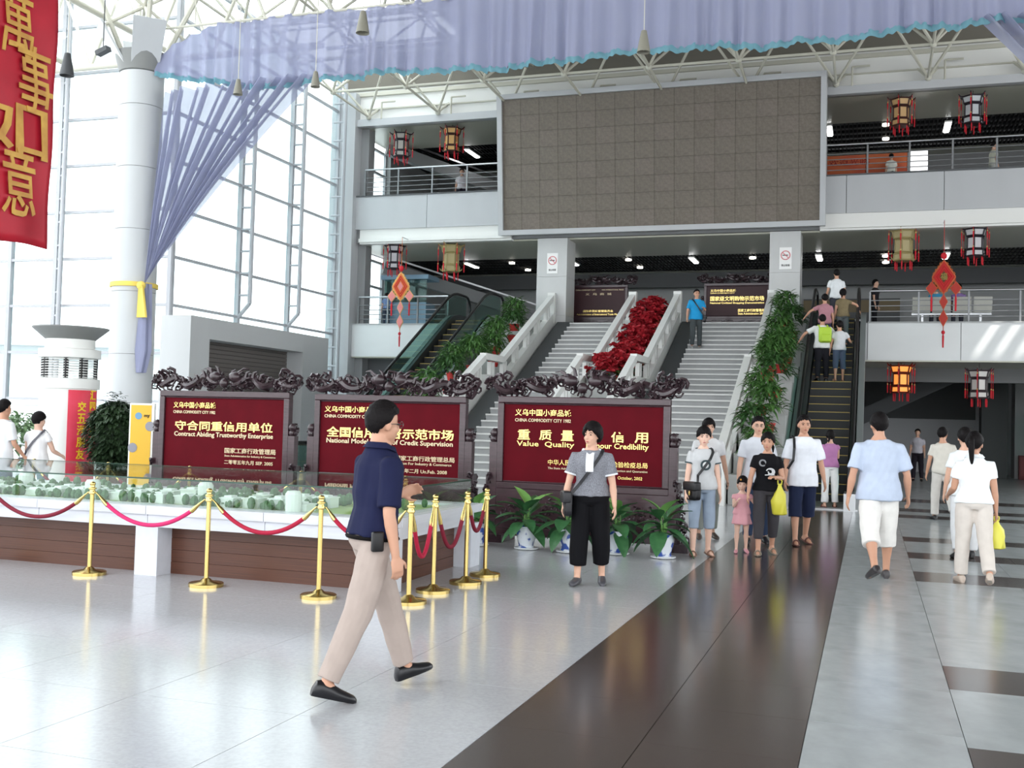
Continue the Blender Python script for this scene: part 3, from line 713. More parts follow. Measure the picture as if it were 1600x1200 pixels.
# ================================================================== escalators
M_step = mat('black_escalator_step', (28, 28, 30), rough=.5); M_yline = mat('yellow_step_line', (200, 170, 96), rough=.6)
M_skirt = mat('dark_steel_skirt', (92, 96, 98), rough=.35, metal=.7); M_trussc = mat('escalator_cladding', (150, 153, 154), rough=.4, metal=.3)
def esc_z(y, yb):
    return max(0.0, min(Z2, (y - yb) * math.tan(RAD(30))))
def escalator(label, xc, yb, yend):
    """yb: where the incline starts; yend: top landing"""
    t = thing('escalator', label, 'escalator', (xc, yb, 0), 0, 'escalators'); yt = Z2 / math.tan(RAD(30)); HW = .5
    stp = MB().box((0, .2, -.12), (2 * HW, .4, .24)).mesh('step', M_step); ln = MB(); ln.box((0, -.004, -.012), (2 * HW - .03, .010, .018)); ln = ln.mesh('edge_line', M_yline)
    y = -.8; k = 0
    while y < yt + .35:
        z = max(.02, min(Z2 + .02, round((y * math.tan(RAD(30))) / .2) * .2 + .0)) if y > 0 else .02
        s = obj('step', stp, t, (0, y, z)); obj('edge_line', ln, s); y += .2 / math.tan(RAD(30)); k += 1
    blk('comb_plate', -.75, .75, -1.9, -.8, 0, .025, M_steel, t); blk('comb_plate', -.75, .75, yt + .35, max(yend - yb, yt + .5) + .6, Z2 - .02, Z2 + .03, M_steel, t)
    def path(h, y0=-1.7, y1=None, n=40):
        y1 = (yt + 1.2) if y1 is None else y1; P = []
        for i in range(n + 1):
            yy = y0 + (y1 - y0) * i / n; zz = 0
            for q in range(-3, 4): zz += max(0, min(Z2, (yy + q * .15) * math.tan(RAD(30))))
            P.append((yy, zz / 7 + h))
        return P
    for s in (-1, 1):
        xg = s * (HW + .1); lo, hi = path(.22), path(.92)
        MB().prism(lo + hi[::-1], xg - .008, xg + .008, 'x').build('balustrade_glass', M_railglass, t)
        P = [(xg, a, b_) for a, b_ in hi]; a0, b0 = hi[0]; a1, b1 = hi[-1]
        front = [(xg, a0 - .38 * sin(q), b0 - .38 + .38 * cos(q)) for q in [pi * i / 8 for i in range(8, 0, -1)]]; back = [(xg, a1 + .38 * sin(q), b1 - .38 + .38 * cos(q)) for q in [pi * i / 8 for i in range(1, 9)]]
        full = front + P + back; rings = []
        MB().tube(full, .042, 8).build('handrail', M_black, t, True)
        MB().tube([(x, y_, z_ - .05) for x, y_, z_ in P], .018, 6).build('handrail_guide', M_steel, t, True)
        lo2 = path(-.25); MB().prism(lo2 + path(.24)[::-1], xg - s * .03 - .045, xg - s * .03 + .045, 'x').build('skirt', M_skirt, t)
        und = path(-.9); und = [(a, max(b_, -.0)) for a, b_ in und]
        MB().prism(und + path(.22)[::-1], s * (HW + .16), s * (HW + .30), 'x').build('side_cladding', M_trussc, t)
        blk('newel_base', xg - .11, xg + .11, -2.15, -1.3, 0, .34, M_steel, t)
    un = [(a, max(b_, 0)) for a, b_ in path(-.92)]; MB().prism(un + [(a, max(b_, .0) + .03) for a, b_ in path(-.92)][::-1], -HW - .2, HW + .2, 'x').build('underside', M_trussc, t)
    return t
ESX, ESY = -.95, 23.75
escalator('busy escalator with people riding up, right of the stairs', ESX, ESY, 33)
escalator('empty escalator left of the stairs', -12.15, ESY, 33)
# grey rounded casing beside the planter
for x, lab in ((-1.66, 'right'),):
    pass
# ================================================================== carved sign boards
M_rose = mat('dark_rosewood', (62, 38, 46), rough=.32, spec=.6, rgb2=(48, 26, 32), noise_scale=7, stretch=(1, 1, 6), coat=.3)
M_rosec = mat('carved_rosewood', (58, 42, 48), rough=.35, spec=.6, rgb2=(40, 24, 30), noise_scale=12, coat=.3)
M_crimson = mat('crimson_velvet_panel', (92, 4, 20), rough=.7, spec=.15, noise_amt=.15, noise_scale=3)
M_darkred = mat('dark_maroon_panel', (52, 12, 20), rough=.5, noise_amt=.1)
M_gold = mat('polished_gold_letter', (232, 205, 128), rough=.25, metal=.75)
M_pale = mat('pale_gold_letter', (226, 208, 172), rough=.4, metal=.3)
def spiral(mb, c, r, turns, th, a0, sgn, y, n=13, up=1.0):
    pts = []; rs = []
    for i in range(n):
        f = i / (n - 1); a = a0 + sgn * f * turns * 2 * pi; q = r * (1 - .82 * f)
        pts.append((c[0] + q * cos(a), y + .03 * sin(3 * a), c[1] + q * sin(a) * up)); rs.append(th * (1 - .45 * f))
    mb.tube(pts, rs, 6)
def crest_mesh(seed, W, arch):
    """pierced carving of coiling dragons and clouds; base at z=0"""
    rnd = random.Random(seed); mb = MB(); hw = W / 2
    def top(x):
        f = abs(x) / hw
        return .20 + arch * (1 - min(1, f * 1.9) ** 2 if f < .53 else 0) + .06 * (f > .8) * (f - .8) / .2 + .03 * sin(x * 9 + seed)
    for s in (-1, 1):
        pts, rs = [], []
        for i in range(40):
            f = i / 39; x = s * (hw * 1.02 - f * hw * .93); z = top(x) * (.62 + .22 * sin(f * 15 + seed)); pts.append((x, .035 * cos(f * 17), z)); rs.append(.034 + .018 * sin(pi * f))
        mb.tube(pts, rs, 7)
        mb.ell((s * .16, -.03, .22), (.1, .07, .075), 10, 6); mb.tube([(s * .2, -.02, .27), (s * .3, -.02, .34), (s * .38, 0, .33)], [.025, .016, .006], 5)
        for k in range(3): spiral(mb, (s * (hw * (.98 - .09 * k)), .2 + .03 * k), .085, 1.4, .026, rnd.uniform(0, 6), s, 0)
        for k in range(9): x = s * (.1 + k * hw * .1); mb.tube([(x, -.02, top(x) * .75), (x + s * .02, -.03, top(x) * 1.0), (x + s * .07, -.02, top(x) * 1.1)], [.03, .02, .005], 5)
    mb.ell((0, -.05, .13), (.07, .06, .07), 12, 8)
    n = int(W * 42)
    for i in range(n):
        x = rnd.uniform(-hw, hw); z = rnd.uniform(.05, top(x) * .95); spiral(mb, (x, z), rnd.uniform(.04, .085), rnd.uniform(.8, 1.5), rnd.uniform(.013, .024), rnd.uniform(0, 6.3), rnd.choice((-1, 1)), rnd.uniform(-.04, .05), 10)
    return mb.mesh('carved_crest', M_rosec, True)
def foot_mesh(seed):
    rnd = random.Random(seed); mb = MB()
    for i in range(26):
        f = i / 25; z = .08 + .75 * f; w_ = .22 * (1 - f) + .05; x = rnd.uniform(0, w_)
        spiral(mb, (x, z), .07 * (1.15 - .5 * f), 1.2, .022, rnd.uniform(0, 6.3), rnd.choice((-1, 1)), rnd.uniform(-.1, .1), 10)
    mb.bx(-.02, .3, -.16, .16, 0, .1); mb.bx(-.02, .1, -.05, .05, .05, .85)
    return mb.mesh('carved_foot', M_rosec, True)
def finial_mesh():
    mb = MB(); mb.ell((0, 0, .05), (.07, .07, .06), 10, 6); mb.ell((0, -.03, .13), (.055, .06, .06), 10, 6); mb.ell((.03, .02, .08), (.05, .05, .05), 8, 5)
    for k in range(6): spiral(mb, (.04 * cos(k), .1 + .05 * sin(k * 2)), .035, 1.2, .012, k, 1, .03 * sin(k))
    return mb.mesh('finial', M_rosec, True)
footm, finm = foot_mesh(5), finial_mesh()
def fret_mesh(W):
    rnd = random.Random(9); mb = MB(); n = int(W * 26)
    for i in range(n): spiral(mb, (-W / 2 + W * (i + .5) / n, .26 + .12 * rnd.uniform(-1, 1)), rnd.uniform(.05, .08), 1.3, .012, rnd.uniform(0, 6), rnd.choice((-1, 1)), -.035, 9)
    return mb.mesh('carved_apron', M_rosec, True)
def sign_board(label, xc, y, z, W, z0, z1, crest, lines, panel=M_crimson, sc=1.0):
    t = thing('carved_sign_board', label, 'sign board', (xc, y, z), 0, 'carved rosewood sign boards'); h = W / 2; fw = .085 * sc
    fr = MB(); fr.bx(-h, h, -.06, .06, z1 - fw, z1); fr.bx(-h, h, -.06, .06, z0, z0 + fw); fr.bx(-h, -h + fw, -.06, .06, z0 + fw, z1 - fw); fr.bx(h - fw, h, -.06, .06, z0 + fw, z1 - fw)
    fr.bx(-h + fw, h - fw, -.045, -.02, z1 - fw - .02, z1 - fw); fr.bx(-h + fw, h - fw, -.045, -.02, z0 + fw, z0 + fw + .02)
    baked(fr, 'frame', M_rose, [('BEVEL', dict(width=.012, segments=2))], t, False)
    MB().bx(-h + fw, h - fw, -.025, .03, z0 + fw, z1 - fw).build('panel', panel, t)
    o = obj('carved_crest', crest, t, (0, 0, z1 - .01)); o.scale.z = sc
    for s in (-1, 1):
        MB().bx(s * (h + .05) - .05, s * (h + .05) + .05, -.055, .055, .05, z0 + (z1 - z0) * .5).build('side_post', M_rose, t)
        obj('finial', finm, t, (s * (h + .05), 0, z0 + (z1 - z0) * .5 - .01))
        f = obj('carved_foot', footm, t, (s * (h + .08), 0, 0)); f.scale.x = s * .62
        MB().bx(s * (h - .05) - .12, s * (h - .05) + .12, -.28, .28, 0, .1).build('base_foot', M_rose, t)
    MB().bx(-h, h, -.05, .05, .16, z0).build('apron', M_rose, t)
    ap = obj('carved_apron', frets.setdefault(round(W, 1), fret_mesh(W * .92)), t, (0, -.01, .12 * sc)); ap.scale.z = (z0 - .1) / .55
    MB().bx(-h - .1, h + .1, -.09, .09, .08, .18).build('bottom_rail', M_rose, t)
    for (body, fx, fz, fwid, fh, m, bold) in lines:
        cs = body.split(' ')
        if len(cs) > 1 and all(len(c_) == 1 for c_ in cs):   # widely spaced characters stand one by one
            cw = fwid / (len(cs) + .75 * (len(cs) - 1))
            for q_, c_ in enumerate(cs): letter(c_, -h + fw + (fx + q_ * cw * 1.75) * (W - 2 * fw), z0 + fw + fz * (z1 - z0 - 2 * fw), cw * (W - 2 * fw), fh * (z1 - z0 - 2 * fw), -.031, m, t, bold)
            continue
        letter(body, -h + fw + fx * (W - 2 * fw), z0 + fw + fz * (z1 - z0 - 2 * fw), fwid * (W - 2 * fw), fh * (z1 - z0 - 2 * fw), -.031, m, t, bold)
    return t
frets = {}
crA, crB, crC = crest_mesh(3, 2.36, .12), crest_mesh(8, 2.5, .10), crest_mesh(14, 2.56, .16)
BYD = 13.3
hdr = lambda: [('义乌中国小商品城', .07, .84, .36, .085, M_gold, .012), ('CHINA COMMODITY CITY 1982', .07, .765, .36, .042, M_pale, .012)]
B1 = sign_board('rosewood board reading Contract Abiding Trustworthy Enterprise, behind the glass case on the left', -8.77, BYD, 0, 2.14, .66, 1.87, crA,
    hdr() + [('守合同重信用单位', .09, .53, .82, .135, M_gold, .018), ('Contract Abiding Trustworthy Enterprise', .085, .43, .83, .085, M_pale, .016),
             ('国家工商行政管理局', .52, .235, .42, .075, M_pale, .008), ('State Administration for Industry & Commerce', .52, .18, .42, .034, M_pale, .008), ('二零零五年九月 SEP. 2005', .52, .085, .40, .06, M_pale, .008)])
B2 = sign_board('rosewood board reading Credit Supervision, middle of the three, behind the walking man in navy', -6.18, BYD, 0, 2.24, .68, 1.86, crB,
    [('义乌中国小商品城', .03, .84, .40, .085, M_gold, .012), ('CHINA COMMODITY CITY 1982', .03, .765, .40, .045, M_pale, .014), ('全国信用监督示范市场', .05, .50, .91, .145, M_gold, .024), ('National Model Market of Credit Supervision', .05, .405, .905, .085, M_pale, .018),
     ('中国国家工商行政管理总局', .47, .215, .50, .07, M_pale, .008), ('Administration For Industry & Commerce', .47, .155, .48, .045, M_pale, .008), ('二00八年二月 Un.Feb. 2008', .52, .055, .40, .06, M_pale, .008)])
B3 = sign_board('rosewood board reading Value Quality, behind the potted plants and the woman in grey', -3.48, BYD, 0, 2.26, .68, 1.88, crC,
    hdr() + [('重 质 量', .09, .54, .36, .13, M_gold, .018), ('守 信 用', .54, .54, .37, .13, M_gold, .018), ('Value  Quality', .085, .44, .37, .085, M_gold, .010), ('Honour Credibility', .53, .44, .385, .09, M_gold, .016),
             ('中华人民共和国质量监督检验检疫总局', .29, .235, .62, .07, M_gold, .006), ('The State Administration of Quality Supervision Inspection and Quarantine', .29, .175, .62, .035, M_pale, .006), ('October, 2002', .73, .085, .15, .045, M_gold, .008)])
crR = crest_mesh(21, 2.5, .08)
pL = onY(934, 500, 34.6); pR = onY(1152, 498, 34.6)
sign_board('dark maroon sign board behind the left flight, beside the left pillar', pL.x, 34.7, Z2, 1.95, .30, 1.45, crR,
    [('CHINA COMMODITY CITY', .05, .90, .38, .04, M_pale, 0), ('YIWU INTERNATIONAL TRADE', .55, .90, .42, .04, M_pale, 0), ('义 乌 商 城', .24, .74, .5, .08, M_pale, 0), ('国际商贸城管理委员会', .20, .16, .58, .08, M_gold, .01), ('Administration of International Trade Market', .08, .06, .86, .06, M_gold, .01)], M_darkred)
sign_board('dark maroon sign board with bright gold lettering behind the right flight', pR.x - .03, 34.7, Z2, 2.1, .30, 1.45, crR,
    [('义乌中国小商品城', .06, .80, .42, .09, M_gold, .015), ('CHINA COMMODITY CITY', .06, .74, .40, .04, M_gold, .01), ('国家级文明购物示范市场', .06, .50, .88, .16, M_gold, .02), ('National Civilized Shopping Demonstration', .06, .39, .88, .08, M_gold, .015), ('国家工商行政管理局', .52, .14, .43, .1, M_gold, .015), ('State Administration 2003', .52, .05, .43, .07, M_gold, .012)], M_darkred)

# ================================================================== display case with the architectural model
M_wood = mat('brown_wood_panel', (98, 58, 40), rough=.4, rgb2=(66, 38, 28), noise_scale=6, stretch=(.5, 1, 9)); M_wstone = mat('white_marble_rim', (214, 218, 226), rough=.25, noise_amt=.05, noise_scale=4)
M_caseglass = glassmat('case_glass', (249, 253, 251), .8)
M_gedge = mat('green_glass_edge', (42, 74, 62), rough=.2)
CX0, CX1, CY0, CY1 = -11.6, -3.95, 8.6, 10.95
dc = thing('display_case', 'long glass display case on a white and brown wooden base', 'display case', ((CX0 + CX1) / 2, (CY0 + CY1) / 2, 0)); ox, oy = (CX0 + CX1) / 2, (CY0 + CY1) / 2; hx, hy = (CX1 - CX0) / 2, (CY1 - CY0) / 2
blk('core', -hx + .3, hx - .3, -hy + .32, hy - .32, 0, .46, M_black, dc)
for i, (xa, xb) in enumerate(((-hx + .1, -hx + .62), (-6.62 - ox, -6.37 - ox), (hx - .27, hx - .02), (-9.2 - ox, -8.95 - ox))):
    for ya, yb in ((-hy + .02, -hy + .3), (hy - .3, hy - .02)): blk('leg', xa, xb, ya, yb, 0, .46, M_wstone, dc)
for z0, z1 in ((0.0, .115), (.118, .23), (.233, .345), (.348, .46)):
    for xa, xb in ((-hx + .62, -9.2 - ox), (-8.95 - ox, -6.62 - ox), (-6.37 - ox, hx - .27)):
        blk('board', xa, xb, -hy + .24, -hy + .27, z0, z1, M_wood, dc); blk('board', xa, xb, hy - .27, hy - .24, z0, z1, M_wood, dc)
    blk('board', hx - .24, hx - .21, -hy + .3, hy - .3, z0, z1, M_wood, dc)
n = 6
for i in range(n):
    xa, xb = -hx + 2 * hx * i / n + .003, -hx + 2 * hx * (i + 1) / n - .003
    blk('rim_fascia', xa, xb, -hy + .03, -hy + .2, .46, .575, M_wstone, dc); blk('rim_slab', xa, xb, -hy, -hy + .24, .578, .66, M_wstone, dc); blk('rim_slab', xa, xb, hy - .24, hy, .578, .66, M_wstone, dc)
    xm = -hx + .1 + (2 * hx - .2) * i / n; xn = -hx + .1 + (2 * hx - .2) * (i + 1) / n
    blk('glass_front', xm + .002, xn - .002, -hy + .12, -hy + .128, .66, .905, M_caseglass, dc); blk('glass_back', xm + .002, xn - .002, hy - .128, hy - .12, .66, .905, M_caseglass, dc)
    blk('glass_top', xm + .002, xn - .002, -hy + .12, hy - .12, .905, .915, M_caseglass, dc)
blk('rim_slab', hx - .24, hx, -hy + .24, hy - .24, .578, .66, M_wstone, dc); blk('rim_fascia', hx - .2, hx - .03, -hy + .2, hy - .2, .46, .575, M_wstone, dc); blk('rim_slab', -hx, -hx + .24, -hy + .24, hy - .24, .578, .66, M_wstone, dc)
blk('glass_side', hx - .108, hx - .1, -hy + .13, hy - .13, .66, .905, M_caseglass, dc)
for ya in (-hy + .118, hy - .126): blk('glass_edge', -hx + .1, hx - .1, ya, ya + .008, .903, .917, M_gedge, dc)
blk('glass_edge', hx - .108, hx - .098, -hy + .12, hy - .12, .903, .917, M_gedge, dc)
am = thing('architectural_model', 'green architectural site model with white buildings inside the glass case', 'model', (ox, oy, .60))
M_lawn = mat('model_lawn', (150, 176, 108), rough=.9, rgb2=(176, 196, 140), noise_scale=5); M_bld = mat('model_white', (222, 230, 226), rough=.6); M_road = mat('model_road', (176, 180, 172), rough=.8); M_mtree = mat('model_tree', (84, 116, 84), rough=.9)
blk('baseboard', -hx + .24, hx - .24, -hy + .24, hy - .24, -.04, .03, M_lawn, am)
MB().loft([[(-hx + .26, -hy + .3, .03), (hx - .3, -hy + .3, .03), (hx - .3, -hy + .55, .03), (-hx + .26, -hy + .55, .03)], [(-hx + .26, -hy + .3, .034), (hx - .3, -hy + .3, .034), (hx - .3, -hy + .55, .034), (-hx + .26, -hy + .55, .034)]]).build('road', M_road, am)
rnd = random.Random(4)
for i in range(46):
    x = -hx + .5 + (2 * hx - 1.5) * (i % 23) / 23; y = -hy + .72 + .5 * (i // 23) + rnd.uniform(-.06, .06); h = rnd.uniform(.05, .1)
    mb = MB(); L = rnd.uniform(.14, .24); mb.bx(-L / 2, L / 2, -.09, .09, 0, h); mb.bx(-L / 2 - .01, L / 2 + .01, -.1, .1, h, h + .012); mb.bx(-L / 4, L / 4, -.05, .05, h, h + .03)
    if i % 9 == 4: mb.lathe([(.075, 0), (.08, .17), (.06, .2), (.01, .205)], 14, (0, -.15, 0))
    mb.build('model_building', M_bld, am, False, (x, y, .03))
mb = MB()
for i in range(420):
    x = rnd.uniform(-hx + .35, hx - .35); y = rnd.choice((rnd.uniform(-hy + .55, -hy + .63), rnd.uniform(-hy + 1.35, hy - .35), rnd.uniform(-hy + .95, -hy + 1.05)))
    if x > hx - 1.2 and y < 0: continue
    r = rnd.uniform(.02, .05); mb.ell((x, y, .03 + r * 1.2), (r, r, r * 1.4), 6, 4)
mb.build('model_trees', M_mtree, am)['kind'] = 'stuff'

# ================================================================== brass stanchions and velvet ropes
M_brass = mat('polished_brass', (208, 184, 116), rough=.2, metal=1.0)
M_rope = [mat('crimson_velvet_rope', (168, 16, 54), rough=.75), mat('pink_velvet_rope', (206, 40, 104), rough=.75), mat('dark_velvet_rope', (118, 18, 42), rough=.75)]
stm = [('base', MB().lathe([(.155, 0), (.155, .028), (.148, .034), (.06, .046), (.034, .07), (.02, .075)], 28)), ('pole', MB().lathe([(.0205, .06), (.0205, .755)], 14)), ('collar', MB().lathe([(.02, .755), (.032, .76), (.034, .775), (.024, .79), (.024, .8), (.036, .806), (.036, .818), (.022, .824), (.02, .84)], 18)), ('finial', MB().lathe([(.018, .838), (.026, .845), (.027, .86), (.02, .872), (.004, .877)], 16))]
stm = [(n_, b.mesh(n_, M_brass, True)) for n_, b in stm]
hookm = None
def stanchion(x, y, label):
    t = thing('rope_stanchion', label, 'stanchion', (x, y, 0), 0, 'brass rope stanchions')
    for n_, me in stm: obj(n_, me, t)
    return Vector((x, y, .775))
def rope(a, b_, sag, m, label, gap=.03):
    d = (b_ - a); L = d.length; u = d.normalized()
    t = thing('velvet_rope', label, 'rope', (a.x, a.y, a.z), 0, 'velvet barrier ropes'); P = []; N = 22
    s0 = u * (gap + .012); e0 = d - u * (gap + .012)
    for i in range(N + 1):
        f = i / N; p = s0.lerp(e0, f); q = 2 * f - 1; p.z -= sag * (1 - q * q); P.append(p)
    MB().tube(P[2:-2], .0195, 8).build('rope', m, t, True)
    for A, B in ((s0, P[2]), (e0, P[-3])):
        MB().tube([A, A.lerp(B, .35) + Vector((0, 0, .004)), B, B + (B - A) * .3], [.007, .009, .021, .021], 8).build('hook_end', M_brass, t, True)
SP = [(-8.35, 8.5), (-6.97, 8.42), (-5.63, 8.34), (-4.45, 8.25), (-3.66, 8.36), (-3.70, 8.99), (-3.62, 9.6), (-3.63, 10.17)]
SL = ['leftmost brass stanchion in front of the glass case, mostly outside the picture', 'brass stanchion in front of the case, nearest the left picture edge', 'brass stanchion in front of the case, second from the left', 'brass stanchion in front of the case, just left of the walking man', 'brass stanchion at the case corner, half hidden by the walking man', 'brass stanchion beside the case end, right after the corner post', 'brass stanchion beside the case end, last but one towards the boards', 'brass stanchion farthest back, nearest the potted plants']
H_ = [stanchion(x, y, l) for (x, y), l in zip(SP, SL)]
RL = ['dark red rope hanging at the left picture edge', 'bright pink rope sagging between the two left stanchions in front of the case', 'crimson rope sagging left of the walking man', 'crimson rope partly hidden behind the walking man', 'deep sagging crimson rope right behind the walking man', 'dark red sagging rope, second beside the case end', 'short dark red rope farthest back beside the case']
RS = [(.27, 2), (.27, 1), (.26, 0), (.25, 0), (.42, 0), (.40, 2), (.3, 2)]
for i in range(7): rope(H_[i], H_[i + 1], RS[i][0], M_rope[RS[i][1]], RL[i])
bk = [stanchion(-9.45, 11.7, 'brass stanchion behind the case, seen through the glass near the white-shirted woman'), stanchion(-8.2, 11.7, 'brass stanchion behind the case in front of the left board'), stanchion(-10.7, 11.75, 'brass stanchion behind the case at the left'), stanchion(-6.6, 11.7, 'brass stanchion behind the case, left of the walking man, seen through the glass'), stanchion(-5.2, 11.7, 'brass stanchion behind the case end, right of the walking man')]
for a, b_, l in ((2, 0, 'dark rope behind the case at the far left'), (0, 1, 'dark rope behind the case in front of the left board'), (1, 3, 'dark rope behind the case between the left and middle boards'), (3, 4, 'dark rope behind the case in front of the middle board')): rope(bk[a], bk[b_], .3, M_rope[2], l)

# ================================================================== broad-leaved plants in blue and white pots
def porcelain():
    m = bpy.data.materials.new('blue_white_porcelain'); m.use_nodes = True; nt = m.node_tree; b = nt.nodes['Principled BSDF']; b.inputs['Roughness'].default_value = .15
    tc = nt.nodes.new('ShaderNodeTexCoord'); n = nt.nodes.new('ShaderNodeTexNoise'); n.inputs['Scale'].default_value = 11; n.inputs['Detail'].default_value = 1.5
    r = nt.nodes.new('ShaderNodeValToRGB'); r.color_ramp.elements[0].position = .52; r.color_ramp.elements[0].color = srgb(226, 232, 240); r.color_ramp.elements[1].position = .60; r.color_ramp.elements[1].color = srgb(58, 88, 168)
    nt.links.new(tc.outputs['Object'], n.inputs['Vector']); nt.links.new(n.outputs[0], r.inputs[0]); nt.links.new(r.outputs[0], b.inputs['Base Color']); return m
M_porc = porcelain()
pot_me = MB().lathe([(.095, 0), (.1, .02), (.09, .03), (.125, .16), (.128, .2), (.11, .245), (.118, .26), (.112, .26), (.1, .23)], 28).mesh('pot', M_porc, True)
sau_me = MB().lathe([(.12, 0), (.15, .012), (.15, .024), (.09, .026)], 28).mesh('saucer', mat('white_saucer', (225, 228, 230), rough=.3), True)
M_broad = mat('broad_leaf', (46, 92, 56), rough=.38, rgb2=(70, 118, 74), noise_scale=8, spec=.5); M_young = mat('young_broad_leaf', (110, 158, 84), rough=.4)
def broad_leaf_mesh(m):
    mb = MB(); vs = []; fs = []; prof = [(0, .03), (.12, .1), (.2, .42), (.38, .92), (.55, 1), (.75, .78), (.9, .4), (1, .03)]
    for t, w_ in prof:
        y = t * .42; z = .10 * t - .24 * t * t; vs += [(-w_ * .085, y, z + .02 * w_), (-w_ * .04, y, z + .004), (0, y, z - .008), (w_ * .04, y, z + .004), (w_ * .085, y, z + .02 * w_)]
    for i in range(len(prof) - 1):
        for k in range(4): a = i * 5 + k; fs.append((a, a + 5, a + 6, a + 1))
    mb.add(vs, fs); return mb.mesh('leaf', m, True)
lf, lfy = broad_leaf_mesh(M_broad), broad_leaf_mesh(M_young)
def broad_plant(px, py, label, seed, s=1.0):
    p = onZ(px, py); t = thing('potted_broadleaf_plant', label, 'potted plant', (p.x, p.y, 0), seed, 'broad-leaved plants in front of the boards'); rnd = random.Random(seed)
    obj('saucer', sau_me, t); obj('pot', pot_me, t, (0, 0, .02)); MB().lathe([(.1, .225), (.02, .235)], 14).build('soil', M_soil, t)
    for k in range(19):
        a = k * 2.4 + rnd.uniform(-.3, .3); f = k / 18; tilt = RAD(-25 + 85 * f + rnd.uniform(-8, 8)); h = .3 + .16 * f
        o = obj('leaf', lfy if k >= 17 else lf, t, (.04 * cos(a), .04 * sin(a), h)); o.rotation_euler = Euler((tilt, 0, a), 'XYZ'); q = s * (1.0 - .18 * f) * rnd.uniform(.85, 1.1); o.scale = (q * 1.15, q, q)
        bar('stalk', (0, 0, .22), (.04 * cos(a), .04 * sin(a), h), .006, M_young, t, 5)
broad_plant(745, 852, 'broad-leaved plant in a blue and white pot beside the last brass stanchion', 1, .9); broad_plant(822, 858, 'broad-leaved plant in a blue and white pot, second from the left', 2); broad_plant(888, 863, 'broad-leaved plant half hidden behind the woman in grey, on her left side', 3)
broad_plant(964, 866, 'broad-leaved plant in a blue and white pot just right of the woman in black trousers', 4); broad_plant(1036, 872, 'broad-leaved plant in a blue and white pot, rightmost of the row', 5)

# ================================================================== left corner: kiosk pillar, tree in a pot, yellow poster stand
M_kw = mat('white_kiosk', (224, 226, 222), rough=.4); kx, ky = -13.0, 15.0
k_ = thing('round_kiosk_pillar', 'white round kiosk pillar with a flared grey top and a red banner panel', 'kiosk', (kx, ky, 0))
MB().lathe([(.50, 0), (.50, .12), (.46, .14), (.46, 1.9)], 40).build('shaft', M_kw, k_, True)
MB().lathe([(.46, 1.9), (.50, 1.905), (.50, 2.07), (.46, 2.08)], 40).build('lower_ring', M_kw, k_, True)
MB().lathe([(.46, 2.42), (.50, 2.43), (.50, 2.57), (.46, 2.58)], 40).build('upper_ring', M_kw, k_, True)
MB().lathe([(.40, 2.57), (.40, 2.76)], 36).build('neck', M_kw, k_, True)
MB().lathe([(.40, 2.74), (.62, 2.93), (.62, 2.95), (.3, 2.95)], 40).build('flared_top', M_head, k_, True)
for z in [2.1 + .043 * i for i in range(8)]: MB().tube([(.44 * cos(a), .44 * sin(a), z) for a in [2 * pi * i / 30 for i in range(30)]], .007, 5, True).build('louvre', M_kw, k_, True)
for a in (-2.6, -1.9, -1.0, -.4, .6, 1.6, 2.4): blk('upright', .42 * cos(a) - .025, .42 * cos(a) + .025, .42 * sin(a) - .025, .42 * sin(a) + .025, 2.06, 2.44, M_black, k_)
def arc_panel(a0, a1, r, z0, z1, m, name):
    n = 14; MB().loft([[(q * cos(a0 + (a1 - a0) * i / n), q * sin(a0 + (a1 - a0) * i / n), z) for q, z in ((r, z0), (r + .012, z0), (r + .012, z1), (r, z1))] for i in range(n + 1)]).build(name, m, k_, True)
cam_a = atan2(-ky, -kx)
arc_panel(cam_a + .0, cam_a + 1.25, .462, .15, 1.88, mat('red_banner_print', (214, 44, 64), rough=.5, rgb2=(226, 70, 96), noise_scale=2), 'banner_panel')
for col, (aa, chars, zt) in enumerate(((cam_a + .48, '交五洲朋友', 1.52), (cam_a + .95, '汇四海商贾', 1.72))):
    for i, ch in enumerate(chars):
        me = text_mesh(ch, extrude=.003, offset=.02, m=mat('yellow_print', (240, 206, 40), rough=.5), width=.15, height=.17); r = .478
        o = obj('lettering', me, k_, (r * cos(aa) - .075 * -sin(aa) , r * sin(aa) - .075 * cos(aa), zt - i * .2)); o.rotation_euler = (pi / 2, 0, aa + pi / 2)
# tree in a pot
tp = onY(180, 700, 14.6); tt = thing('potted_tree', 'dense dark green tree in a brown tub beside the kiosk pillar', 'potted plant', (tp.x, 14.6, 0))
MB().lathe([(.22, 0), (.3, .5), (.33, .52), (.33, .58), (.28, .58), (.26, .5)], 20).build('tub', mat('brown_tub', (96, 74, 58), rough=.7), tt, True); bar('trunk', (0, 0, .45), (0, 0, 1.1), .035, mat('bark', (84, 66, 50), rough=.9), tt, 8)
mb = MB(); rnd = random.Random(12)
for i in range(3400):
    a = rnd.uniform(0, 2 * pi); e = rnd.uniform(-1.2, 1.5); r = rnd.uniform(.55, 1) ** .6; p = Vector((.47 * r * cos(a) * cos(e), .47 * r * sin(a) * cos(e), 1.15 + .56 * r * sin(e)))
    leaf(mb, p, (cos(a), sin(a), rnd.uniform(-.6, .8)), rnd.uniform(.08, .13), .055, .4)
for i in range(60): a = rnd.uniform(0, 6.3); leaf(mb, (-.05 + .14 * rnd.uniform(-1, 1), .1 * rnd.uniform(-1, 1), rnd.uniform(1.6, 1.85)), (cos(a), sin(a), .5), .09, .04, .3)
mb.ell((0, 0, 1.13), (.34, .34, .42), 14, 9); mb.build('foliage', mat('dark_tree_leaf', (34, 52, 32), rough=.5, rgb2=(50, 72, 44), noise_scale=5), tt)
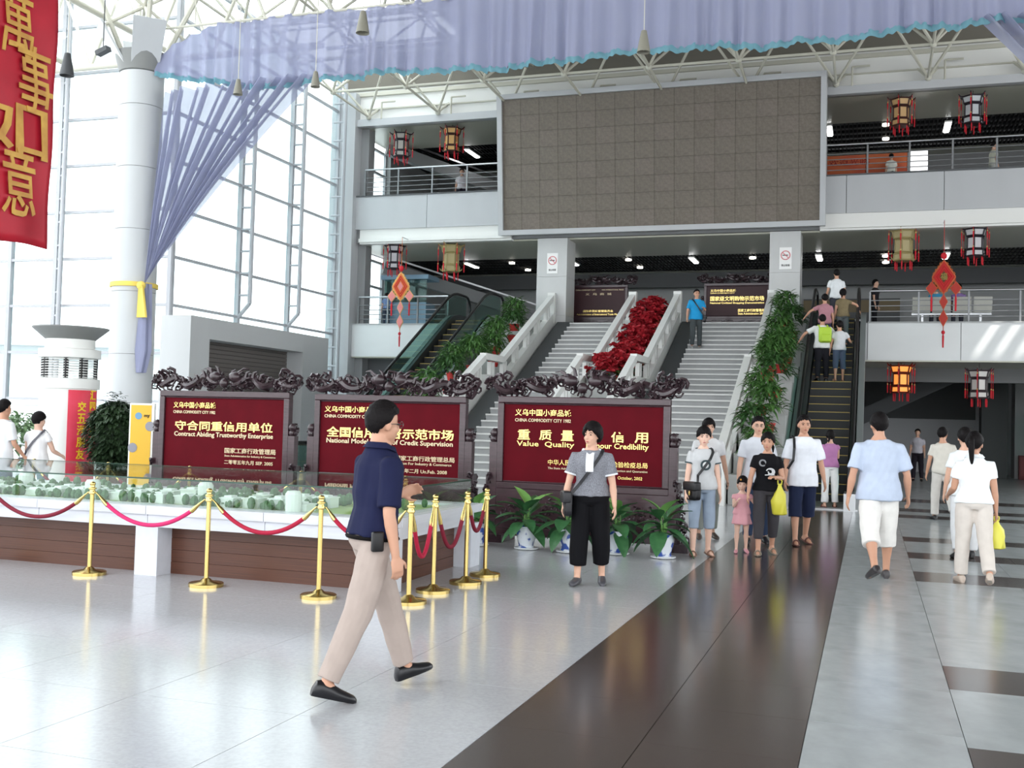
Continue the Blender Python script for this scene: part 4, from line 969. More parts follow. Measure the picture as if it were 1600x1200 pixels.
# yellow poster stand
yp = onY(221, 700, 14.2); ys = thing('poster_stand', 'yellow poster stand with a white frame left of the first board', 'poster stand', (yp.x, 14.2, 0), RAD(14)); W_, Hh = .40, 1.68
blk('frame', -W_ / 2, W_ / 2, -.03, .03, .06, Hh, mat('poster_frame_white', (236, 236, 230), rough=.4), ys); blk('foot', -.26, .26, -.2, .2, 0, .06, M_steel, ys)
blk('poster', -W_ / 2 + .025, W_ / 2 - .045, -.036, -.03, .12, Hh - .03, mat('poster_yellow', (236, 188, 62), rough=.5), ys)
MB().lathe([(.055, 0), (.055, .004)], 20).build('round_logo', mat('poster_blue', (110, 160, 196), rough=.5), ys, False, (-.05, -.037, Hh - .2)).rotation_euler = (pi / 2, 0, 0)
letter('my', .04, Hh - .23, .09, .05, -.038, mat('print_black', (30, 30, 36)), ys, .02)
for x, z in ((.14, 1.32), (-.13, .98)): MB().lathe([(.075, 0), (.075, .004)], 20).build('round_print', mat('poster_grey', (150, 150, 160), rough=.5), ys, False, (x, -.0375, z)).rotation_euler = (pi / 2, 0, 0)
# small shrubs behind the people at the far left
for i, (px, py, yy) in enumerate(((30, 700, 15.6), (5, 700, 16.2))):
    p = onY(px, py, yy); t = thing('pale_shrub', 'pale green shrub by the glass wall at the left edge, %s' % ('nearer one' if i == 0 else 'farther one'), 'plant', (p.x, yy, 0), i, 'shrubs at the left edge')
    obj('pot', MB().lathe([(.16, 0), (.22, .4), (.19, .4)], 16).mesh('pot', M_wstone, True), t); f = obj('foliage', bush_mesh(40 + i, 230, .5, 1.0, .2, .07, mat('pale_shrub_leaf', (104, 132, 92), rough=.6)), t, (0, 0, .3)); f.scale = (1.05, 1.05, 1.25)

# ================================================================== red banner with gold brush characters
bn = thing('hanging_banner', 'tall red hanging banner with gold brush characters at the top left', 'banner', (-9.0, 9.3, 3.37)); M_ban = mat('red_satin', (178, 22, 44), rough=.5, noise_amt=.2, noise_scale=2)
vv, ff = [], []; NYb, NZb = 24, 40
for i in range(NYb + 1):
    for k in range(NZb + 1): y = -.62 + 1.26 * i / NYb; z = 4.3 * k / NZb; vv.append((.018 * sin(y * 9 + z * .7) + .012 * sin(z * 5 + y * 3), y + .0 * z, z + .02 * sin(y * 4)))
for i in range(NYb):
    for k in range(NZb): a = i * (NZb + 1) + k; ff.append((a, a + NZb + 1, a + NZb + 2, a + 1))
mb = MB(); mb.add(vv, ff); baked(mb, 'cloth', M_ban, [('SOLIDIFY', dict(thickness=.006, offset=0))], bn)
bar('batten', (0, -.66, 4.3), (0, .68, 4.3), .025, M_truss, bn); bar('cord', (0, -.6, 4.3), (0, -.6, 9.2), .008, M_truss, bn); bar('cord', (0, .6, 4.3), (0, .6, 9.2), .008, M_truss, bn)
M_brush = mat('gold_brush_paint', (206, 162, 76), rough=.5, rgb2=(176, 124, 60), noise_scale=3)
for ci, (ch, bx0, by0, bx1, by1) in enumerate((('萬', -4, 2, 50, 76), ('事', 20, 88, 77, 168), ('如', -46, 172, 72, 226), ('意', -4, 240, 52, 332))):
    q0, q1 = onX(bx0, by1, -9.0), onX(bx1, by0, -9.0); ww, hh = q1.y - q0.y, q1.z - q0.z; dy = q0.y + ww / 2 - 9.3; z = q0.z - 3.37
    me = text_mesh(ch, extrude=.004, offset=.006, m=M_brush, width=ww, height=hh)
    for v in me.vertices:   # brush-like slant and swelling
        v.co.y += .03 * v.co.x; v.co.x += .025 * sin(v.co.y * 7)
    # banner faces +X; text runs along +Y seen from +X
    o = obj('lettering', me, bn, (.042 + .011 * (ci % 2), dy - ww / 2, z)); o.rotation_euler = (pi / 2, 0, pi / 2)
gd = struct('ceiling_banner_beam'); bar('beam', (-9, 6, 12.55 - 0), (-9, 13, 12.55), .06, M_truss, gd); 
# ================================================================== palace lanterns, knots, pendant lamps
M_red = mat('red_tassel', (196, 24, 40), rough=.7); M_bead = mat('gold_bead', (214, 180, 110), rough=.4, metal=.4)
def hexring(r, z, off=0): return [(r * cos(pi / 3 * k + off), r * sin(pi / 3 * k + off), z) for k in range(6)]
def lantern(px, py, Y, top_to, label, frame, panel, emit=0, s=1.1, rz=.3, group='palace lanterns'):
    """px,py: centre of the lantern body; body about 0.66 m tall"""
    p = onY(px, py, Y); t = thing('palace_lantern', label, 'lantern', (p.x, p.y, p.z - .36 * s), rz, group)
    fm = mat('lantern_frame_%d_%d_%d' % frame, frame, rough=.45); pm = mat('lantern_panel_%d_%d_%d_%d' % (*panel, int(emit * 10)), panel, rough=.5, emit=emit, emit_rgb=panel)
    tiers = [(0, .15, .235, .225), (.19, .49, .20, .20), (.53, .70, .23, .275)]
    for z0, z1, r0, r1 in tiers:
        mb = MB()
        for k in range(6):
            a, b_ = pi / 3 * k, pi / 3 * (k + 1); A0, A1, B0, B1 = (Vector((r0 * s * cos(a), r0 * s * sin(a), z0 * s)), Vector((r1 * s * cos(a), r1 * s * sin(a), z1 * s)), Vector((r0 * s * cos(b_), r0 * s * sin(b_), z0 * s)), Vector((r1 * s * cos(b_), r1 * s * sin(b_), z1 * s)))
            mb.tube([A0, A1], .022 * s, 6); mb.tube([A0, B0], .02 * s, 6); mb.tube([A1, B1], .022 * s, 6)
            q = MB(); c = (A0 + A1 + B0 + B1) / 4; f = lambda v: c + (v - c) * .97
            q.add([f(A0), f(B0), f(B1), f(A1)], [(0, 1, 2, 3)]); n_ = c.normalized() * .012; q.add([f(A0) + n_, f(B0) + n_, f(B1) + n_, f(A1) + n_], [(0, 1, 2, 3)])
            q.build('lantern_pane', pm, t)
        mb.build('tier_frame', fm, t, True)
    mb = MB(); mb.loft([hexring(.20 * s, .0), hexring(.20 * s, -.02 * s)]); mb.loft([hexring(.2 * s, .15 * s), hexring(.19 * s, .19 * s)]); mb.loft([hexring(.19 * s, .49 * s), hexring(.23 * s, .53 * s)]); mb.loft([hexring(.27 * s, .70 * s), hexring(.15 * s, .73 * s)]); mb.build('hex_plates', fm, t)
    for k in range(6):
        a = pi / 3 * k; d = Vector((cos(a), sin(a), 0)); z = Vector((0, 0, 1))
        mb = MB(); mb.tube([d * .27 * s + z * .70 * s, d * .33 * s + z * .72 * s, d * .38 * s + z * .78 * s], [.03 * s, .022 * s, .012 * s], 6); mb.tube([d * .22 * s + z * .02 * s, d * .28 * s + z * .03 * s, d * .31 * s + z * .08 * s], [.022 * s, .018 * s, .008 * s], 6); mb.build('dragon_bracket', fm, t, True)
        mb = MB(); c = d * .36 * s; mb.tube([c + z * .74 * s, c + z * .62 * s], .006 * s, 5); mb.tube([c + z * .62 * s, c + z * .58 * s, c + z * .44 * s], [.009 * s, .018 * s, .014 * s], 7); mb.tube([c + z * .44 * s, c + z * .2 * s], .006 * s, 5); mb.tube([c + z * .2 * s, c + z * .17 * s, c - z * .02 * s], [.009 * s, .02 * s, .015 * s], 7); mb.build('tassel', M_red, t, True)
        [MB().ell(c + z * q_ * s, (.02 * s,) * 3, 7, 5).build('bead', M_bead, t, True) for q_ in (.63, .21)]
        c2 = d * .2 * s; mb = MB(); mb.tube([c2 - z * .02 * s, c2 - z * .08 * s, c2 - z * .24 * s], [.008 * s, .018 * s, .013 * s], 6); mb.build('tassel', M_red, t, True)
    bar('hanging_wire', (0, 0, .72 * s), (0, 0, top_to - (p.z - .36 * s)), .006, fm, t)
YL = YF - .45
BRN, BLK, GLD = (60, 30, 22), (34, 28, 36), (150, 138, 92)
lantern(627, 227, YL + .9, ZB0, 'dark lantern with pale panes on the top floor, leftmost of all lanterns', BLK, (150, 146, 140)); lantern(706, 219, YL + .9, ZB0, 'brown lantern with amber panes on the top floor, next to the big screen', BRN, (190, 150, 92))
lantern(617, 402, YL + .95, Z3B, 'dark lantern above the left diamond knot', BLK, (176, 172, 176)); lantern(705, 404, YL + .95, Z3B, 'gold-green lantern over the left escalator', GLD, (158, 146, 104), s=1.22)
lantern(1408, 176, YL + .9, ZB0, 'brown lantern with one bright pane on the top floor, right of the big screen', BRN, (196, 160, 110)); lantern(1520, 172, YL + .9, ZB0, 'dark lantern with white panes at the top right', BLK, (186, 190, 192))
lantern(1412, 384, YL + .95, Z3B, 'gold-green lantern with red tassels right of the busy escalator', GLD, (170, 158, 116), s=1.22); lantern(1524, 379, YL + .95, Z3B, 'black lantern with white panes right of the red knot', BLK, (196, 194, 196))
lantern(1408, 592, YL + .95, Z2B, 'glowing orange lantern under the gallery by the escalator', (110, 40, 22), (240, 150, 70), emit=.7); lantern(1530, 600, YL + .95, Z2B, 'dark lantern with white panes under the gallery at the right', (60, 50, 54), (214, 210, 206), emit=.0, s=1.1)

def knot(px, py_top, Y, top_to, label, c_main, c_rim, c_small):
    p = onY(px, py_top, Y); t = thing('diamond_knot_ornament', label, 'ornament', (p.x, p.y, p.z), 0, 'diamond knot ornaments')
    m1, m2, m3 = mat('knot_main_%d' % c_main[1], c_main, rough=.7), mat('knot_rim_%d' % c_rim[1], c_rim, rough=.7), mat('knot_small_%d' % c_small[1], c_small, rough=.7)
    def diamond(cx, cz, w_, h, name, m, rim, th=.05):
        mb = MB(); mb.prism([(cx, cz + h), (cx + w_, cz), (cx, cz - h), (cx - w_, cz)], -th / 2, th / 2, 'y'); mb.build(name, m, t)
        r = MB(); pts = [(cx, 0, cz + h), (cx + w_, 0, cz), (cx, 0, cz - h), (cx - w_, 0, cz)]
        for i in range(4): r.tube([pts[i], pts[(i + 1) % 4]], .03 if w_ > .25 else .018, 6)
        for i in range(4):
            a, b_ = Vector(pts[i]), Vector(pts[(i + 1) % 4])
            for q in range(1, 5): c = a.lerp(b_, q / 5); r.tube([c + Vector((.05 * cos(g_), 0, .05 * sin(g_))) for g_ in [2 * pi * z / 8 for z in range(8)]], .012, 4, True) if w_ > .25 else None
        r.build('rim', rim, t, True)
    bar('cord', (0, 0, .3), (0, 0, top_to - p.z), .008, m1, t); bar('hanging_arm', (0, -.02, top_to - p.z), (0, .54, top_to - p.z), .012, M_steel, t); MB().ell((0, 0, .22), (.09, .06, .1), 10, 6).build('rosette', M_red, t, True); bar('cord', (0, 0, .1), (0, 0, .3), .02, m1, t)
    diamond(0, -.38, .30, .46, 'large_diamond', m1, m2, .07)
    mb = MB(); 
    for q in (.55, .75):
        pts = [(0, -.045, -.38 + .46 * q), (.30 * q, -.045, -.38), (0, -.045, -.38 - .46 * q), (-.30 * q, -.045, -.38)]
        for i in range(4): mb.tube([pts[i], pts[(i + 1) % 4]], .014, 5)
    mb.build('lattice', M_red, t, True); MB().prism([(0, -.22), (.1, -.38), (0, -.54), (-.1, -.38)], -.05, -.036, 'y').build('centre_mark', m3 if c_main[1] > 100 else mat('dark_character', (70, 60, 30)), t)
    if c_main[1] < 100: letter('福', -.09, -.47, .18, .2, -.055, mat('knot_gold', (150, 130, 60)), t, .01)
    for s in (-1, 1):
        diamond(s * .32, -.70, .14, .18, 'side_diamond', m3, m2); bar('cord', (s * .3, 0, -.55), (s * .3, 0, -.4), .012, m1, t); mb = MB(); mb.tube([(s * .32, 0, -.88), (s * .32, 0, -1.0), (s * .32, 0, -1.35)], [.01, .03, .025], 7); mb.build('tassel', M_red, t, True)
    bar('cord', (0, 0, -.8), (0, 0, -2.3), .012, m1, t); diamond(0, -1.08, .10, .20, 'drop_diamond', m3, m2); diamond(0, -1.55, .11, .22, 'drop_diamond', m3, m2)
    MB().ell((0, 0, -1.95), (.05, .05, .06), 8, 6).build('bead', M_red, t, True); mb = MB(); mb.tube([(0, 0, -2.0), (0, 0, -2.06), (0, 0, -2.38)], [.012, .03, .022], 7); mb.build('tassel', M_red, t, True)
knot(627, 430, YF - .5, Z3B + .1, 'orange and white diamond knot hanging below the dark left lantern', (214, 120, 60), (222, 176, 104), (214, 130, 128)); knot(1475, 412, YF - .5, Z3B + .1, 'red diamond knot with long tassels hanging on the right', (176, 42, 28), (186, 96, 50), (170, 50, 40))

M_cone = mat('grey_pendant_shade', (132, 130, 118), rough=.5); M_coned = mat('dark_pendant_shade', (70, 72, 74), rough=.5)
def pendant(px, py, Y, label, m, s=1.0):
    p = onY(px, py, Y); t = thing('pendant_lamp', label, 'lamp', (p.x, p.y, p.z), 0, 'cone pendant lamps')
    MB().lathe([(.05 * s, .2 * s), (.055 * s, .18 * s), (.10 * s, -.05 * s), (.125 * s, -.2 * s), (.115 * s, -.2 * s), (.09 * s, -.05 * s), (.03 * s, .16 * s)], 20).build('shade', m, t, True); MB().ell((0, 0, -.1 * s), (.06 * s,) * 3, 10, 6).build('bulb', M_white, t, True)
    bar('cable', (0, 0, .18 * s), (0, 0, 13.6 - p.z), .008, M_truss, t)
pendant(567, 35, 18.2, 'grey cone pendant lamp in front of the lilac curtain, upper left', M_cone, 1.05); pendant(372, 136, 19.2, 'grey cone pendant lamp under the curtain hem near the round column', M_cone, .8); pendant(493, 124, 19.4, 'grey cone pendant lamp at the curtain hem left of the facade corner', M_cone, .8)
pendant(1006, 65, 19.2, 'grey cone pendant lamp hanging below the hem above the big screen', M_cone, 1.0); pendant(826, 91, 21.2, 'grey cone pendant lamp behind the hem above the left corner of the screen', M_cone, .85); pendant(105, 101, 14.5, 'dark cone pendant lamp beside the red banner', M_coned, .95)
fp = onY(161, 80, 18.8); fl = thing('floodlight', 'small dark floodlight hanging beside the round column head', 'lamp', (fp.x, fp.y, fp.z)); b2 = MB(); b2.beam((-.14, 0, -.05), (.14, 0, .05), .16, .1); b2.build('body', M_coned, fl); bar('stem', (0, 0, 0), (0, 0, 13.2 - fp.z), .012, M_coned, fl)
# banners, stalls and benches on the galleries
M_orb = mat('orange_red_banner', (196, 84, 56), rough=.6, rgb2=(206, 110, 60), noise_scale=2); p0 = onY(1290, 266, 36.2); p1 = onY(1418, 262, 36.2)
ob_ = thing('banner_stall', 'orange and red banner screen on the top floor right of the big screen', 'banner', ((p0.x + p1.x) / 2, 36.2, Z3)); L = p1.x - p0.x
blk('banner_panel', -L / 2, L / 2, -.02, .02, .55, 1.38, M_orb, ob_); 
for x in (-L / 2, 0, L / 2): blk('leg', x - .02, x + .02, -.02, .02, 0, 1.38, M_steel, ob_)
letter('欢迎光临', -L / 2 + .1, 1.05, L * .5, .2, -.026, mat('banner_dark_print', (150, 46, 36)), ob_, .01)
p0 = onY(1420, 262, 36.1); bx_ = thing('white_light_board', 'bright white display board behind the top railing on the right', 'board', (p0.x + .3, 36.1, Z3)); blk('panel', -.26, .26, -.03, .03, .05, 1.38, mat('white_board', (250, 250, 250), emit=.9), bx_); blk('foot', -.26, .26, -.15, .15, 0, .05, M_steel, bx_)
def bench(px, Y, label):
    p = onY(px, 480, Y); t = thing('waiting_bench', label, 'bench', (p.x, Y, Z2)); M_perf = mat('perforated_pale_metal', (196, 196, 188), rough=.4, metal=.3)
    for i in range(4):
        x = -1.05 + .56 * i + .21; MB().bx(x - .25, x + .25, .0, .42, .40, .43).build('seat', M_perf, t); b = MB(); b.beam((x, -.02, .42), (x, -.14, .84), .5, .03, (0, 1, 0)); b.build('backrest', M_perf, t)
    blk('beam', -1.1, 1.1, .18, .24, .34, .40, M_steel, t)
    for x in (-.8, .8): blk('leg', x - .03, x + .03, .0, .42, 0, .04, M_steel, t); blk('leg_post', x - .03, x + .03, .18, .24, .04, .36, M_steel, t)
bench(1487, 34.0, 'pale metal waiting bench seen from behind on the first gallery')
# shop counters and panels far inside the first gallery
for i, (px, w_, c, lab) in enumerate(((640, 1.6, (120, 150, 170), 'pale blue glazed kiosk on the first gallery left of the escalator'), (1330, 3.4, (112, 98, 70), 'long ochre shop sign board deep in the first gallery'))):
    p = onY(px, 470, 34.7 + 6.8 * i); t = thing('gallery_kiosk' if i == 0 else 'shop_sign_board', lab, 'kiosk' if i == 0 else 'sign', (p.x, 34.7 + 6.8 * i, Z2 + (0 if i == 0 else 1.2)))
    m_ = mat('gallery_item_%d' % i, c, rough=.5)
    if i == 0:
        blk('counter', -w_ / 2, w_ / 2, -.4, .4, 0, .9, m_, t); blk('glazing', -w_ / 2, w_ / 2, -.38, -.36, .9, 1.7, M_railglass, t); blk('roof', -w_ / 2 - .1, w_ / 2 + .1, -.5, .5, 1.7, 1.85, m_, t)
    else: blk('board', -w_ / 2, w_ / 2, -.1, .1, 0, .5, m_, t); blk('trim', -w_ / 2, w_ / 2, -.12, -.1, .45, .5, M_dgrey, t); blk('support', -w_ / 2, w_ / 2, -.08, .08, -1.2, 0, M_dgrey, t)
# ================================================================== people
def skinmat(k): return mat('skin_%d' % k, [(214, 170, 146), (198, 150, 124), (226, 186, 166)][k], rough=.5, noise_amt=.06, noise_scale=9)
M_hair = mat('black_hair', (20, 17, 18), rough=.6, spec=.15, bump=.25, bump_scale=70); M_eye = mat('dark_eye', (26, 20, 18), rough=.2); M_lip = mat('lips', (176, 96, 92), rough=.5); M_sole = mat('shoe_sole', (60, 54, 50), rough=.7)
def fabric(rgb, k=0, rough=.85): return mat('cloth_%d_%d_%d_%d' % (*rgb, k), rgb, rough=rough, spec=.2, noise_amt=.06 if k == 0 else .45, noise_scale=14 if k == 0 else 120)
def rotX(a): return Matrix.Rotation(a, 3, 'X')
def rotZ(a): return Matrix.Rotation(a, 3, 'Z')
import numpy as np
def wrinkle(o, amp, k, s):
    """soft folds: sum of slanted waves along the surface normal"""
    me = o.data; n = len(me.vertices); co = np.empty(n * 3, 'f'); no = np.empty(n * 3, 'f')
    me.vertices.foreach_get('co', co); me.vertex_normals.foreach_get('vector', no); co = co.reshape(-1, 3).astype('d'); no = no.reshape(-1, 3)
    rng = np.random.RandomState(s * 7 + 1); d = np.zeros(n)
    for i in range(7):
        w_ = rng.normal(size=3) * k * (1.2 + .5 * i) * np.array([1, 1, .7]); ph = rng.uniform(0, 6.3); wv = rng.normal(size=3) * k * .8
        d += np.sin(co @ w_ + ph + 1.2 * np.sin(co @ wv)) / (1.6 + .45 * i)
    d = np.sign(d) * np.abs(d) ** 1.15; co += no * (amp * .8 * d)[:, None]
    me.vertices.foreach_set('co', co.astype('f').ravel()); me.update()
def heading(ang):
    """0 faces the camera, 90 faces picture right, 180 faces away"""
    a = RAD(ang); h = -_F * cos(a) + _R * sin(a); return atan2(-h.x, h.y)
PN = [0]
def person(label, loc, ang=0, H=1.7, fem=False, legs=((4, 3), (-3, 3)), toe=(0, 0), abd=3, arms=((4, 8, 10), (4, 8, 10)), lean=1, head=(0, 0), skin=0, fat=1.0,
           top=((200, 200, 200), .5, -.10, 0), bottom=((40, 40, 60), 1.0, 1.0), shoes=((25, 25, 28), 'shoe'), hair='short', vox=.011, face=True, curl=.5, dress=None, rz=None, group=None, sit=False, inward=(0, 0), hs=None, collar=False, trim=None):
    """legs: (hip, knee) right then left; arms: (flex, abduct, elbow) right then left; top: colour, sleeve length, hem, texture; bottom: colour, length, width"""
    PN[0] += 1; sd = PN[0]; V = Vector; hs = hs or (1.02 if H > 1.62 else 1.08); s = H / (1.70 + .23 * (hs - 1))
    T = thing('person', label, 'person', loc, heading(ang) if rz is None else rz, group); sk = skinmat(skin)
    # ---- legs first, to find how high the pelvis is
    LG = []
    for i, sx in ((0, 1), (1, -1)):
        hp, kn = RAD(legs[i][0]), RAD(legs[i][1]); ab = RAD(abd) * sx
        d1 = V((sin(ab), sin(hp), -cos(hp))).normalized(); a2 = hp - kn; d2 = V((sin(ab) * .4, sin(a2), -cos(a2))).normalized()
        hip = V((sx * .088, 0, 0)); knee = hip + d1 * .425; ank = knee + d2 * .41
        p = RAD(max(0, -(legs[i][0] - legs[i][1])) * .55) + RAD(toe[i]); fr = rotZ(-sx * RAD(10)) @ rotX(-p)   # heel lifts when the shank leans back
        if legs[i][0] - legs[i][1] > 8 and not sit: fr = rotZ(-sx * RAD(8)) @ rotX(RAD(min(18, legs[i][0] - legs[i][1]) * .6))
        low = min((ank + fr @ V((0, y, -.078))).z for y in (-.055, .12, .17)); LG.append((hip, knee, ank, fr, low))
    z0 = -min(l[4] for l in LG); up = V((0, 0, z0)); LG = [(a + up, b + up, c + up, f, l) for a, b, c, f, l in LG]
    P = up; Rl = rotX(-RAD(lean))
    def tor(v): return P + Rl @ V(v)
    f = fat; hipw, waw, chw = (.172, .128, .148) if fem else (.162, .142, .166)
    rings = [(-.07, .10, .085), (-.03, hipw * .93, .108), (.02, hipw, .118), (.10, (hipw + waw) / 2, .106), (.18, waw, .096), (.27, (waw + chw) / 2, .104), (.36, chw, .118 if fem else .112), (.42, chw * 1.0, .104), (.455, chw * .86, .09), (.485, chw * .64, .076), (.51, .078, .066), (.535, .06, .06), (.55, .054, .054)]
    def torso(mb, off, z_lo, z_hi=.6, flare=0.0, n=20):
        rr = [r for r in rings if z_lo - .001 <= r[0] <= z_hi]
        if not rr or rr[0][0] > z_lo + .005:
            for a, b_ in zip(rings[:-1], rings[1:]):
                if a[0] < z_lo < b_[0]: t = (z_lo - a[0]) / (b_[0] - a[0]); rr = [(z_lo, a[1] + (b_[1] - a[1]) * t, a[2] + (b_[2] - a[2]) * t)] + rr
        if z_lo < rings[0][0]: rr = [(z_lo, hipw * .98, .116), (-.04, hipw, .118)] + [r for r in rr if r[0] > -.02]
        R_ = []
        for z, a, b_ in rr:
            o = off + flare * max(0, .2 - z); R_.append([tor(((a * f + o) * abs(cos(q)) ** .9 * (1 if cos(q) >= 0 else -1), (b_ * f + o) * sin(q) + (.012 if z > .3 else 0), z)) for q in [2 * pi * j / n for j in range(n)]])
        mb.loft(R_)
    AR = []
    for i, sx in ((0, 1), (1, -1)):
        fl, ab, el = (RAD(x) for x in arms[i]); d1 = V((sx * sin(ab), sin(fl) * cos(ab), -cos(fl) * cos(ab))); iw = RAD(inward[i])
        a2 = fl + el; d2 = V((sx * sin(ab) * .6 - sx * sin(iw), sin(a2) * cos(iw), -cos(a2) * cos(iw))).normalized()
        sh = V((sx * (chw * f + .008), 0, .428)); E = sh + d1 * .275; W = E + d2 * .235; AR.append((tor(sh), tor(E), tor(W), (Rl @ d2).normalized(), sx))
    mb = MB(); torso(mb, 0, -.07)
    for hip, kn, an, fr, _ in LG:
        m1 = hip.lerp(kn, .45); m2 = kn.lerp(an, .28) - V((0, .012, 0)); m3 = kn.lerp(an, .7)
        mb.capsule([hip, m1, kn, m2, m3, an], [.083 * f, .074 * f, .054, .054 * f, .04, .034], 14)
        tb = MB(); tb.capsule([an + fr @ V((0, -.03, -.042)), an + fr @ V((0, .05, -.042)), an + fr @ V((0, .13, -.056)), an + fr @ V((0, .165, -.062))], [.031, .034, .026, .018], 12); mb.add(tb.v, tb.f); mb.capsule([an, an + fr @ V((0, .03, -.03))], [.036, .036], 10)
    HD = []
    for A, E, W, d, sx in AR:
        inn = tor((A - P).dot(Rl @ V((1, 0, 0))) * V((1, 0, 0)) * .45 + V((0, 0, .455)))
        mb.capsule([inn, A, A.lerp(E, .45), E, E.lerp(W, .3), W], [.03 * f, .05 * f, .044 * f, .036, .037 * f, .024], 12)
        g = (Rl @ V((0, 1, 0))); g = (g - d * g.dot(d)); g = g.normalized() if g.length > .2 else V((0, 0, 1)); nn = d.cross(g) * 1.0
        if nn.x * sx > 0: nn = -nn
        # palm
        rg = []
        for t, w_, th in ((-.005, .02, .018), (.03, .034, .017), (.065, .04, .0155), (.092, .038, .013)):
            c = W + d * t; rg.append([c + g * w_ * cos(q) + nn * th * sin(q) for q in [2 * pi * j / 12 for j in range(12)]])
        mb.loft(rg)
        for k, (o_, L) in enumerate(((.03, .068), (.0105, .078), (-.0095, .074), (-.029, .058))):
            b0 = W + d * .082 + g * o_; c1 = curl * .6; c2 = curl * 1.5; p1 = b0 + (d * cos(c1) + nn * sin(c1)) * L * .5; p2 = p1 + (d * cos(c2) + nn * sin(c2)) * L * .5; mb.capsule([b0, p1, p2], [.0088, .0082, .007], 8)
        b0 = W + d * .03 + g * .026; p1 = b0 + (d * .62 + g * .7 + nn * .25).normalized() * .04; p2 = p1 + (d * .9 + g * .25 + nn * .4).normalized() * .034; mb.capsule([b0, p1, p2], [.012, .0105, .008], 8); HD.append(W + d * .09)
    # head
    nb = tor((0, -.005, .50)); hc = tor((0, .018, .662 + .11 * (hs - 1))); Rh = Rl @ rotZ(RAD(head[0])) @ rotX(-RAD(head[1]))
    def hd(v): return hc + Rh @ (V(v) * hs)
    mb.capsule([nb, hd((0, -.02, -.075))], [.058 * (0.85 if fem else 1), .05 * (.88 if fem else 1)], 14)
    def hell(c, r): mb.ell(hd(c), tuple(q * hs for q in r), 16, 10, Rh)
    hell((0, -.012, .022), (.074, .09, .096)); hell((0, .022, -.035), (.058, .062, .078)); hell((0, .055, -.092), (.026, .022, .022)); hell((0, .03, -.05), (.052, .052, .045))
    mb.capsule([hd((0, .078, .012)), hd((0, .094, -.022)), hd((0, .092, -.03))], [.009, .012, .013], 8); hell((0, .082, -.062), (.022, .008, .012))
    for sx in (-1, 1): hell((sx * .074, -.008, -.012), (.011, .02, .031)); hell((sx * .034, .058, -.03), (.022, .02, .02))
    body = baked(_sc(mb, s), 'body', sk, [('REMESH', dict(mode='VOXEL', voxel_size=vox * s)), ('SMOOTH', dict(factor=.5, iterations=2))], T)
    if face:
        for sx in (-1, 1):
            b = MB(); b.ell(hd((sx * .031, .0755, .004)), (.013, .008, .0055), 10, 6, Rh); _sc(b, s).build('eye', M_eye, T, True)
            b = MB(); b.tube([hd((sx * .014, .083, .022)), hd((sx * .032, .081, .027)), hd((sx * .05, .07, .022))], [.003, .0042, .002], 6); _sc(b, s).build('eyebrow', M_hair, T, True)
        b = MB(); b.ell(hd((0, .0885, -.062)), (.019, .006, .0062), 10, 6, Rh); _sc(b, s).build('mouth', M_lip, T, True)
    # hair shell
    st = {'short': (30, -10, -50, .017), 'bob': (14, -52, -62, .024), 'tied': (16, -40, -52, .018), 'pony': (32, -12, -44, .016), 'bun': (13, -38, -50, .018), 'fringe': (13, -40, -54, .018)}[hair]; rnd = random.Random(sd); rg = []; N = 36
    hl = []
    for j in range(N):
        az = 2 * pi * j / N; c = cos(az); e = st[1] + (st[0] - st[1]) * max(0, c) ** .55 if c > 0 else st[1] + (st[2] - st[1]) * min(1, -c * 1.3)
        hl.append(RAD(e + rnd.uniform(-6, 6)))
    for k in range(11):
        ring = []
        for j in range(N):
            az = 2 * pi * j / N; t = max(0, (k - 1)) / 9; e = hl[j] + (pi / 2 - hl[j]) * t; th = st[3] if k > 1 else (st[3] * .55 if k == 1 else -.012)
            th += .004 * sin(7 * az + 3 * k) * (k > 1); low = -sin(min(e, 0)) * (.01 if hair == 'bob' else -.012)
            ring.append(hd((( .0755 + th + low) * cos(e) * sin(az), -.012 + (.0915 + th + low) * cos(e) * cos(az), .022 + (.098 + th) * sin(e))))
        rg.append(ring)
    b = MB(); b.loft(rg)
    if hair == 'pony': b.capsule([hd((0, -.1, .06)), hd((0, -.135, .03)), hd((0, -.14, -.05)), hd((0, -.125, -.16)), hd((0, -.115, -.22))], [.026, .034, .034, .024, .01], 10)
    if hair == 'bun': b.ell(hd((0, -.09, .085)), (.05, .045, .045), 12, 8)
    if hair == 'tied': b.capsule([hd((-.03, -.1, -.02)), hd((-.05, -.115, -.07)), hd((-.055, -.1, -.13))], [.026, .024, .01], 8)
    _sc(b, s).build('hair', M_hair, T, True)
    # top
    if top:
        rgb, slv, hem, tex = top; b = MB(); loose = .022; torso(b, loose, hem, .54 if collar else .515, .07 if hem < 0 else .02)
        if slv > 0:
            for A, E, W, d, sx in AR:
                inn = tor((A - P).dot(Rl @ V((1, 0, 0))) * V((1, 0, 0)) * .45 + V((0, 0, .44)))
                if slv <= 1: pts = [inn, A, A.lerp(E, slv * .5), A.lerp(E, slv)]; rs = [.05 * f, .064 * f, .064 * f, .066 * f]
                else: pts = [inn, A, E, E.lerp(W, slv - 1)]; rs = [.05 * f, .064 * f, .056 * f, .046 * f]
                b.tube(pts, rs, 14)
        o = baked(_sc(b, s), 'shirt', fabric(rgb, tex), [('REMESH', dict(mode='VOXEL', voxel_size=vox * 1.1 * s)), ('SMOOTH', dict(factor=.5, iterations=3))], T); wrinkle(o, .008 * s, 9, sd)
